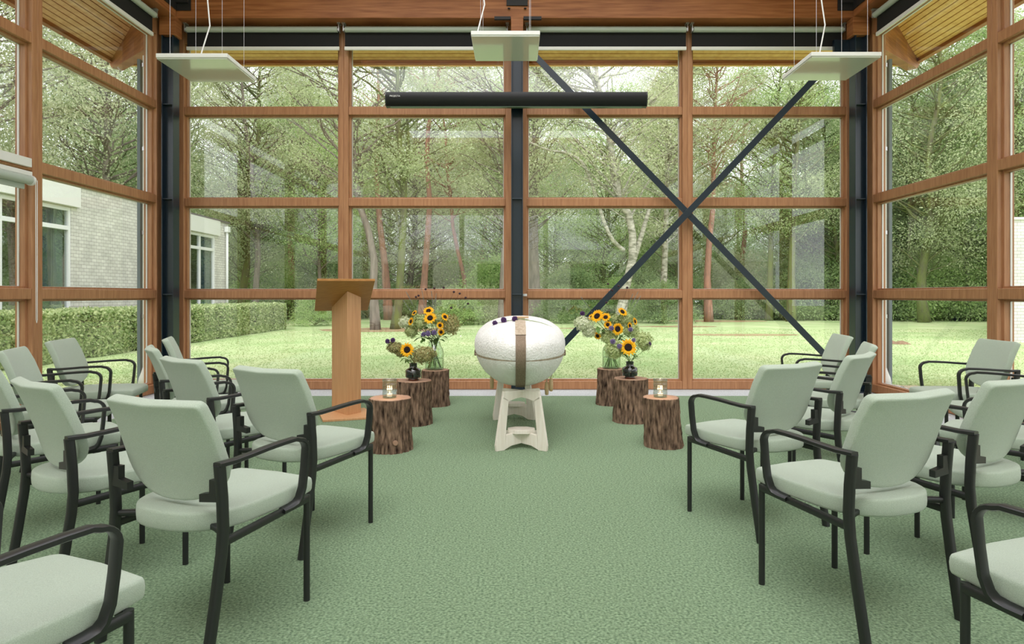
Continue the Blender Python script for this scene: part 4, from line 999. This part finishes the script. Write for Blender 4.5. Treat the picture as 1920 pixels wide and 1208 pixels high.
MB().prism([(-5.95, 0), (8, 0), (8, 7), (-.4, 7)], 2, 0, zb(3.22)).build('wall', M['brickR'], br); MB().prism([(-6.0, -.05), (8.05, -.05), (8.05, 7.05), (-.45, 7.05)], 2, zb(3.22), zb(3.28)).build('roof_edge', M['frame_w'], br)
rr = empty('building', (0, -18, GL), 0, 'long pale building across the lawn behind the viewer, seen only in reflections', 'building')
MB().box((-16, -6, 0), (14, 0, zb(3.6))).build('wall', M['plaster'], rr); MB().box((-16.1, -6.1, zb(3.0)), (14.1, .06, zb(3.65))).build('white_panel', M['whitepanel'], rr)
for x in (-12, -7, -2, 3, 8): MB().box((x, .001, zb(.7)), (x+2.6, .03, zb(2.9))).build('window', M['winglass'], rr)

# ---------------------------------------------------------------- trees
def tube_np(paths, n=6):
    m = MB()
    for pts, r in paths: m.tube(pts, r, n)
    return m
def limb(rnd, a, b, k=5, wob=.12):
    a = Vector(a); b = Vector(b); L_ = (b-a).length; out = []
    for i in range(k+1):
        t = i/k; p = a.lerp(b, t); out.append(p+Vector((rnd.gauss(0, 1), rnd.gauss(0, 1), rnd.gauss(0, .6)))*wob*L_*.25*math.sin(t*PI))
    return out
def crown(seed, z0, z1, rx, nclu, nleaf, lsize, spread, kind, trunk_at=None, droop=0.3):
    """cluster centres, limbs and leaves of one crown around a trunk (trunk_at(z) -> point)"""
    rnd = random.Random(seed); rs = np.random.RandomState(seed); cl = []; limbs = []
    ta = trunk_at or (lambda z: Vector((0, 0, z)))
    for i in range(nclu):
        t = rnd.random(); z = z0+(z1-z0)*t
        if kind == 'pine': rr = rx*(.35+.65*math.sin(min(1, t*1.15)*PI)**.7)
        elif kind == 'bush': rr = rx*math.sqrt(max(.05, 1-t*t))
        else: rr = rx*(math.sin((t*.86+.09)*PI)**.6)
        a = rnd.uniform(0, 2*PI); q = rr*math.sqrt(rnd.uniform(.12, 1)); p = ta(z)+Vector((q*math.cos(a), q*math.sin(a), 0))
        cl.append(p)
        if kind != 'bush' or i % 3 == 0:
            zs = max(z-q*rnd.uniform(.3, .9), z0*.6 if kind != 'bush' else 0.05); b0 = ta(zs); lm = limb(rnd, b0, p); limbs.append((lm, [.012+.012*q*(1-j/5)+.004 for j in range(6)]))
            for _ in range(2 if kind != 'bush' else 1):
                e = p+Vector((rnd.gauss(0, spread), rnd.gauss(0, spread), rnd.gauss(0, spread*.6))); limbs.append((limb(rnd, lm[3], e, 4), [.012, .010, .008, .006, .004]))
    P = np.array([[c.x, c.y, c.z] for c in cl]); P = np.repeat(P, nleaf, 0); N = len(P)
    off = rs.normal(0, 1, (N, 3))*np.array([spread, spread, spread*(.6 if kind != 'weep' else 1.1)])
    if kind == 'weep': off[:, 2] -= np.abs(rs.normal(0, spread*1.2, N))
    return P+off, limbs
def mesh_tree(name, seed, z0, z1, rx, nclu, nleaf, lsize, spread, kind, lm, bm, H, r0, bend=.5):
    rnd = random.Random(seed+77); bx, by = rnd.uniform(-bend, bend), rnd.uniform(-bend, bend); f1, f2 = rnd.uniform(.5, 1.2), rnd.uniform(0, 6)
    def ta(z): return Vector((bx*(z/H)**1.5*2+.12*math.sin(z*f1+f2), by*(z/H)**1.5*2+.12*math.cos(z*f1+f2), z))
    P, limbs = crown(seed, z0, z1, rx, nclu, nleaf, lsize, spread, kind, ta)
    V, F = leaf_quads(P, lsize, np.random.RandomState(seed), .4, .55 if kind != 'pine' else .22)
    lmsh = np_mesh('leaves', V, F, lm)
    m = MB()
    if kind != 'bush': m.tube([ta(H*k/14) for k in range(15)], [r0*(1.35 if k == 0 else 1)*(1-.8*k/14) for k in range(15)], 9)
    for pts, r in limbs: m.tube(pts, r, 4, cap=False)
    o = m.build('trunk', bm, smooth=True); return lmsh, o.data, o
def stamp(name, pair, loc, rz, s, label, cat, group):
    root = empty(name, loc, rz, label, cat, group); root.scale = (s, s, s)
    for nm, me in (('crown', pair[0]), ('trunk', pair[1])):
        o = bpy.data.objects.new(nm, me); C.objects.link(o); o.parent = root
    return root
PT = {}
def proto_tree(key, *a):
    l, t, o = mesh_tree(key, *a); bpy.data.objects.remove(o); PT[key] = (l, t)
proto_tree('decA', 1, 2.6, 14.5, 3.4, 120, 360, .092, .50, 'dec', M['leafA'], M['barkdark'], 14, .20)
proto_tree('decB', 2, 2.0, 13.5, 3.6, 120, 360, .092, .52, 'weep', M['leafB'], M['barkgrey'], 14, .18)
proto_tree('decC', 3, 1.6, 12.5, 3.2, 110, 360, .092, .50, 'dec', M['leafC'], M['barkdark'], 13, .17)
proto_tree('pineA', 4, 6.0, 15.5, 3.0, 90, 420, .13, .50, 'pine', M['needle'], M['barkpine'], 15, .19, .2)
proto_tree('decD', 6, 1.2, 11.5, 3.3, 110, 360, .092, .55, 'dec', M['leafD'], M['barkdark'], 11, .16)
proto_tree('bushA', 5, .2, 1.9, 1.5, 46, 230, .09, .26, 'bush', M['leafD'], M['barkdark'], 2, .03)
proto_tree('bushB', 7, .2, 2.3, 1.6, 50, 230, .09, .28, 'bush', M['leafC'], M['barkdark'], 2, .03)
proto_tree('bushC', 8, .2, 1.7, 1.5, 46, 230, .09, .26, 'bush', M['leafB'], M['barkgrey'], 2, .03)
LB = {'decA': 'olive-leaved tree in the wood beyond the lawn', 'decB': 'pale drooping-leaved tree in the wood beyond the lawn', 'decC': 'fresh green tree in the wood beyond the lawn', 'decD': 'dark green tree in the wood beyond the lawn',
      'pineA': 'tall pine with pinkish trunk in the wood beyond the lawn', 'bushA': 'dark green bush along the edge of the wood', 'bushB': 'bright green bush along the edge of the wood', 'bushC': 'greyish bush along the edge of the wood'}
rnd = random.Random(21); cnt = 0
def wood(y, x0, x1, step, keys, smin=.9, smax=1.15):
    global cnt
    x = x0
    while x < x1:
        k = rnd.choice(keys); nm = 'bush' if 'bush' in k else ('pine_tree' if 'pine' in k else 'tree')
        stamp(nm, PT[k], (x+rnd.uniform(-.3, .3)*step, y+rnd.uniform(-1.4, 1.4), GL), rnd.uniform(0, 6.28), rnd.uniform(smin, smax), LB[k], 'bush' if nm == 'bush' else 'tree', ('bushes' if nm == 'bush' else 'trees')+' of the wood, '+k[:-1]+' '+{'A': 'first', 'B': 'second', 'C': 'third', 'D': 'fourth'}[k[-1]]+' kind')
        x += step*rnd.uniform(.8, 1.2); cnt += 1
wood(34.5, -22, 30, 2.1, ['bushA', 'bushA', 'bushB', 'bushC'], .8, 1.3)
wood(40.5, -30, 36, 3.2, ['bushB', 'bushC', 'bushA'], 1.3, 2.1)
wood(38, -26, 32, 5.2, ['decB', 'decC', 'decD', 'decA'])
wood(44, -34, 38, 5.4, ['decB', 'decA', 'pineA', 'decD'], 1.0, 1.25)
wood(51, -42, 44, 4.6, ['decA', 'decB', 'decD', 'decC'], .9, 1.1)
wood(60, -50, 52, 5.0, ['decD', 'decA', 'decD', 'pineA'], .85, 1.1)
wood(70, -58, 60, 5.5, ['decD', 'decD', 'decA'], .9, 1.2)
# beyond the side building on the left
for (x, y, k, s) in ((-18, 12, 'decB', 1.0), (-22, 16, 'pineA', 1.05), (-17, 19, 'decB', 1.05), (-21, 23, 'decA', 1.1), (-17, 27, 'decB', 1.1), (-25, 20, 'decB', 1.3), (-13, 31, 'decA', 1.0), (-24, 10, 'decA', 1.0), (-29, 26, 'decD', 1.3), (-20, 30, 'decD', 1.2)):
    stamp('tree' if k != 'pineA' else 'pine_tree', PT[k], (x, y, GL), rnd.uniform(0, 6), s, {'decA': 'olive-leaved tree rising behind the side building', 'decB': 'pale drooping tree rising behind the side building', 'decD': 'dark green tree rising behind the side building', 'pineA': 'bluish pine rising behind the side building'}[k], 'tree', 'trees behind the side building, '+k)
# right-hand wood
for (x, y, k, s) in ((19, 30, 'decA', 1.1), (24, 31, 'decC', 1.2), (28, 28, 'decA', 1.2), (30, 22, 'decB', 1.3), (23, 35, 'decD', 1.2), (34, 26, 'decD', 1.4), (17, 34, 'decD', 1.0), (27, 36, 'decB', 1.3), (36, 18, 'decA', 1.3), (31, 33, 'decD', 1.4)):
    stamp('tree', PT[k], (x, y, GL), rnd.uniform(0, 6), s, {'decA': 'olive-leaved tree past the right lawn', 'decB': 'pale drooping tree past the right lawn', 'decC': 'fresh green tree past the right lawn', 'decD': 'dark green tree past the right lawn'}[k], 'tree', 'trees past the right lawn, '+k)
for i in range(13):
    k = ('bushA', 'bushB')[i % 2]; stamp('bush', PT[k], (15+i*1.5, 33.6-.25*i+rnd.uniform(-.5, .5), GL), rnd.uniform(0, 6), rnd.uniform(1, 1.5), 'dark green bush bordering the right lawn' if k == 'bushA' else 'bright green bush bordering the right lawn', 'bush', 'bushes bordering the right lawn, '+k)
# trees behind the viewer, seen in reflections
for i, x in enumerate((-15, -8, 0, 7, 14)):
    k = ('decA', 'decD', 'decB')[i % 3]; stamp('tree', PT[k], (x, -27, GL), i, 1.0, 'tree behind the pale rear building, seen only in reflections', 'tree', 'trees behind the rear building')

# the individual trunks that can be told apart from the room
def named(key, px_pts, depth, rpx, bark, leafm, label, z0=4.5, z1=13.5, rx=3.0, nclu=70, seed=0, kind='dec', fork=None, name='tree', lsz=.085, nleaf=260):
    root = empty(name, (0, 0, 0), 0, label, 'tree')
    pts = [at(px, py, depth) for px, py in px_pts]; base = pts[0].copy(); base.z = GL; pts[0] = base
    d = (pts[-1]-pts[-2]); d = Vector((d.x/max(.2, d.z), rnd.uniform(-.05, .05), 1)); d.x = max(-.25, min(.25, d.x))
    while pts[-1].z < z1-1: pts.append(pts[-1]+d*1.6+Vector((rnd.uniform(-.12, .12), rnd.uniform(-.1, .1), 0)))
    r0 = rpx/CF*depth; n_ = len(pts); rad = [r0*(1.3 if i == 0 else 1.0)*(1-.78*max(0, (p.z/pts[-1].z))) for i, p in enumerate(pts)]
    P_ = []; R_ = []
    for i in range(n_-1):
        for j in range(4):
            t = j/4; P_.append(pts[i].lerp(pts[i+1], t)+Vector((noise.noise(Vector((seed, i*4+j, 1))), noise.noise(Vector((seed, i*4+j, 5))), 0))*r0*.5*(0 if i+j == 0 else 1)); R_.append(rad[i]*(1-t)+rad[i+1]*t)
    P_.append(pts[-1]); R_.append(rad[-1])
    m = MB(); m.tube(P_, R_, 12)
    def ta(z):
        for a, b in zip(pts, pts[1:]):
            if a.z <= z <= b.z: return a.lerp(b, (z-a.z)/max(1e-5, b.z-a.z))
        return pts[-1] if z > pts[-1].z else pts[0]
    base_o = pts[0]
    P, limbs = crown(seed+100, z0, z1, rx, nclu, nleaf, lsz, .42, kind, ta)
    for q, r in limbs: m.tube(q, r, 4, cap=False)
    if fork:
        for fp, fr in fork:
            fpp = [at(a, b, depth+c) for a, b, c in fp]; m.tube(sm(fpp), [fr/CF*depth*(1-.6*i/(len(sm(fpp))-1)) for i in range(len(sm(fpp)))], 8)
    m.v = [(v[0]-base_o.x, v[1]-base_o.y, v[2]-GL) for v in m.v]; root.location = base_o
    m.build('trunk', bark, root, smooth=True)
    P = P-np.array([base_o.x, base_o.y, GL]); V, F = leaf_quads(P, lsz, np.random.RandomState(seed), .5, .6)
    o = bpy.data.objects.new('crown', np_mesh('crown', V, F, leafm)); C.objects.link(o); o.parent = root
    return root
bk, lf = M['barkdark'], M['leafA']
named('a', [(704, 620), (700, 540), (702, 490), (690, 430), (674, 385), (664, 300)], 23.5, 8, M['barkgrey'], M['leafA'], 'grey leaning tree nearest the lawn just right of the lectern', seed=1, z0=5, rx=3.4, nclu=80)
named('b', [(729, 596), (722, 500), (712, 420), (706, 330), (708, 240)], 33, 7.5, M['barkpine'], M['needle'], 'pink-barked pine standing behind the leaning grey tree', seed=2, z0=8, z1=14, rx=2.2, nclu=40, name='pine_tree', kind='pine')
named('c', [(741, 620), (748, 560), (753, 480), (757, 390), (752, 300), (746, 215)], 24, 8, M['barkdark'], M['leafA'], 'mossy many-stemmed tree left of the left bouquet', seed=3, z0=5.5, rx=3, nclu=60,
      fork=[([(755, 430, 0), (759, 350, .1), (765, 280, .2), (762, 190, .3)], 6), ([(752, 440, 0), (735, 370, -.1), (722, 320, -.2), (712, 280, -.3)], 3), ([(762, 330, 0), (775, 285, .1), (790, 265, .1)], 2.5)])
named('d', [(790, 600), (796, 520), (802, 440), (806, 380), (800, 300), (803, 240), (824, 135)], 29, 7, M['barkpine'], M['needle'], 'tall pink-barked pine above the left bouquet', seed=4, z0=10, z1=15, rx=2.2, nclu=40, name='pine_tree', kind='pine')
named('e', [(875, 596), (870, 520), (858, 470), (849, 425), (846, 380)], 32, 4.5, M['barkpine'], M['leafB'], 'thin leaning pink-barked tree between left bouquet and casket', seed=5, z0=5, rx=2.2, nclu=50)
named('f', [(942, 600), (943, 540), (946, 480), (950, 400), (947, 300)], 27, 8, M['barkgrey'], M['leafB'], 'grey tree partly behind the middle post, left of it', seed=6, z0=4.5, rx=3.2, nclu=80)
named('g', [(1002, 602), (1002, 540), (1000, 470), (1000, 380), (1004, 240)], 30, 12, M['barkgrey'], M['leafB'], 'broad-trunked grey tree just right of the middle post', seed=7, z0=5, rx=3.4, nclu=80)
named('h', [(1160, 606), (1172, 545), (1186, 485), (1186, 440), (1178, 400), (1162, 380), (1150, 300)], 26, 9, M['birchbark'], M['leafB'], 'crooked pale birch with mossy limbs behind the right bouquet', seed=8, z0=5.2, rx=3.5, nclu=80,
      fork=[([(1184, 500, 0), (1200, 450, .1), (1215, 400, .1), (1222, 370, .2)], 6), ([(1170, 470, 0), (1140, 435, -.2), (1100, 320, -.4), (1070, 290, -.5), (1030, 282, -.6), (995, 268, -.7)], 4), ([(1180, 400, 0), (1150, 340, .1), (1140, 260, .1), (1120, 160, .1)], 4)])
named('i', [(1240, 600), (1246, 500), (1250, 380), (1252, 300), (1258, 240), (1266, 190)], 30, 6.5, M['birchbark'], M['leafB'], 'white birch trunk high beside the third post', seed=9, z0=4.0, rx=3, nclu=80)
named('j', [(1329, 603), (1326, 520), (1330, 450), (1337, 390), (1338, 300), (1340, 220)], 30.5, 7, M['barkpine'], M['leafA'], 'straight pink-barked pine seen just below the brace crossing', seed=10, z0=7.5, rx=2.8, nclu=60, name='pine_tree')
named('k', [(1442, 600), (1444, 520), (1446, 430), (1450, 330), (1455, 230)], 32, 6, M['barkdark'], M['leafC'], 'dark mossy tree right of the brace, left of two', seed=11, z0=4.5, rx=3.2, nclu=80, fork=[([(1446, 430, 0), (1410, 360, .2), (1370, 330, .3), (1345, 350, .4)], 3)])
named('l', [(1483, 604), (1484, 520), (1486, 430), (1490, 330), (1500, 200)], 31, 7.5, M['barkdark'], M['leafA'], 'dark mossy tree right of the brace, right of two', seed=12, z0=4.5, rx=3.2, nclu=80)
named('m', [(478, 596), (480, 540), (484, 480), (482, 430), (478, 400), (470, 300)], 30, 6, M['barkgrey'], M['leafB'], 'grey crooked tree behind the far end of the hedge', seed=13, z0=4.5, rx=3.2, nclu=80, fork=[([(484, 440, 0), (520, 360, .2), (560, 300, .3), (600, 290, .2)], 3)])
named('n', [(552, 596), (548, 520), (544, 460), (540, 380), (545, 260)], 36, 6, M['barkpine'], M['needle'], 'pink-barked pine left of the lectern, deeper in the wood', seed=14, z0=8, rx=2.6, nclu=50, name='pine_tree', kind='pine')
named('o', [(601, 598), (600, 540), (598, 490), (595, 445), (590, 380)], 31, 4, M['barkgrey'], M['leafC'], 'thin grey tree just left of the lectern board', seed=15, z0=3.2, z1=11, rx=2.6, nclu=80)
named('p', [(1704, 604), (1706, 520), (1704, 440), (1708, 340), (1712, 220)], 33, 4.5, M['barkdark'], M['leafA'], 'thin dark tree in the right side window, left of two', seed=16, z0=4.5, rx=3.2, nclu=80)
named('q', [(1760, 604), (1758, 520), (1764, 420), (1770, 300), (1772, 200)], 34, 5, M['barkdark'], M['leafC'], 'thin dark tree in the right side window, right of two', seed=17, z0=4.5, rx=3.2, nclu=80)
for (px, py, k, s, lb) in ((866, 611, 'bushB', .62, 'round bright green bush at the lawn edge left of the casket'), (915, 607, 'bushC', .85, 'greyish bush at the lawn edge behind the casket'), (1245, 606, 'bushA', .9, 'dark bush at the lawn edge right of the right bouquet'), (1060, 606, 'bushA', .8, 'dark bush at the lawn edge behind the casket right side'), (590, 612, 'bushB', .55, 'low bright bush beside the lectern at the lawn edge')):
    d = CF*(EYE-GL)/(py-CY); stamp('bush', PT[k], ((px-CX)/CF*d, d, GL), 1.0, s, lb, 'bush', None)
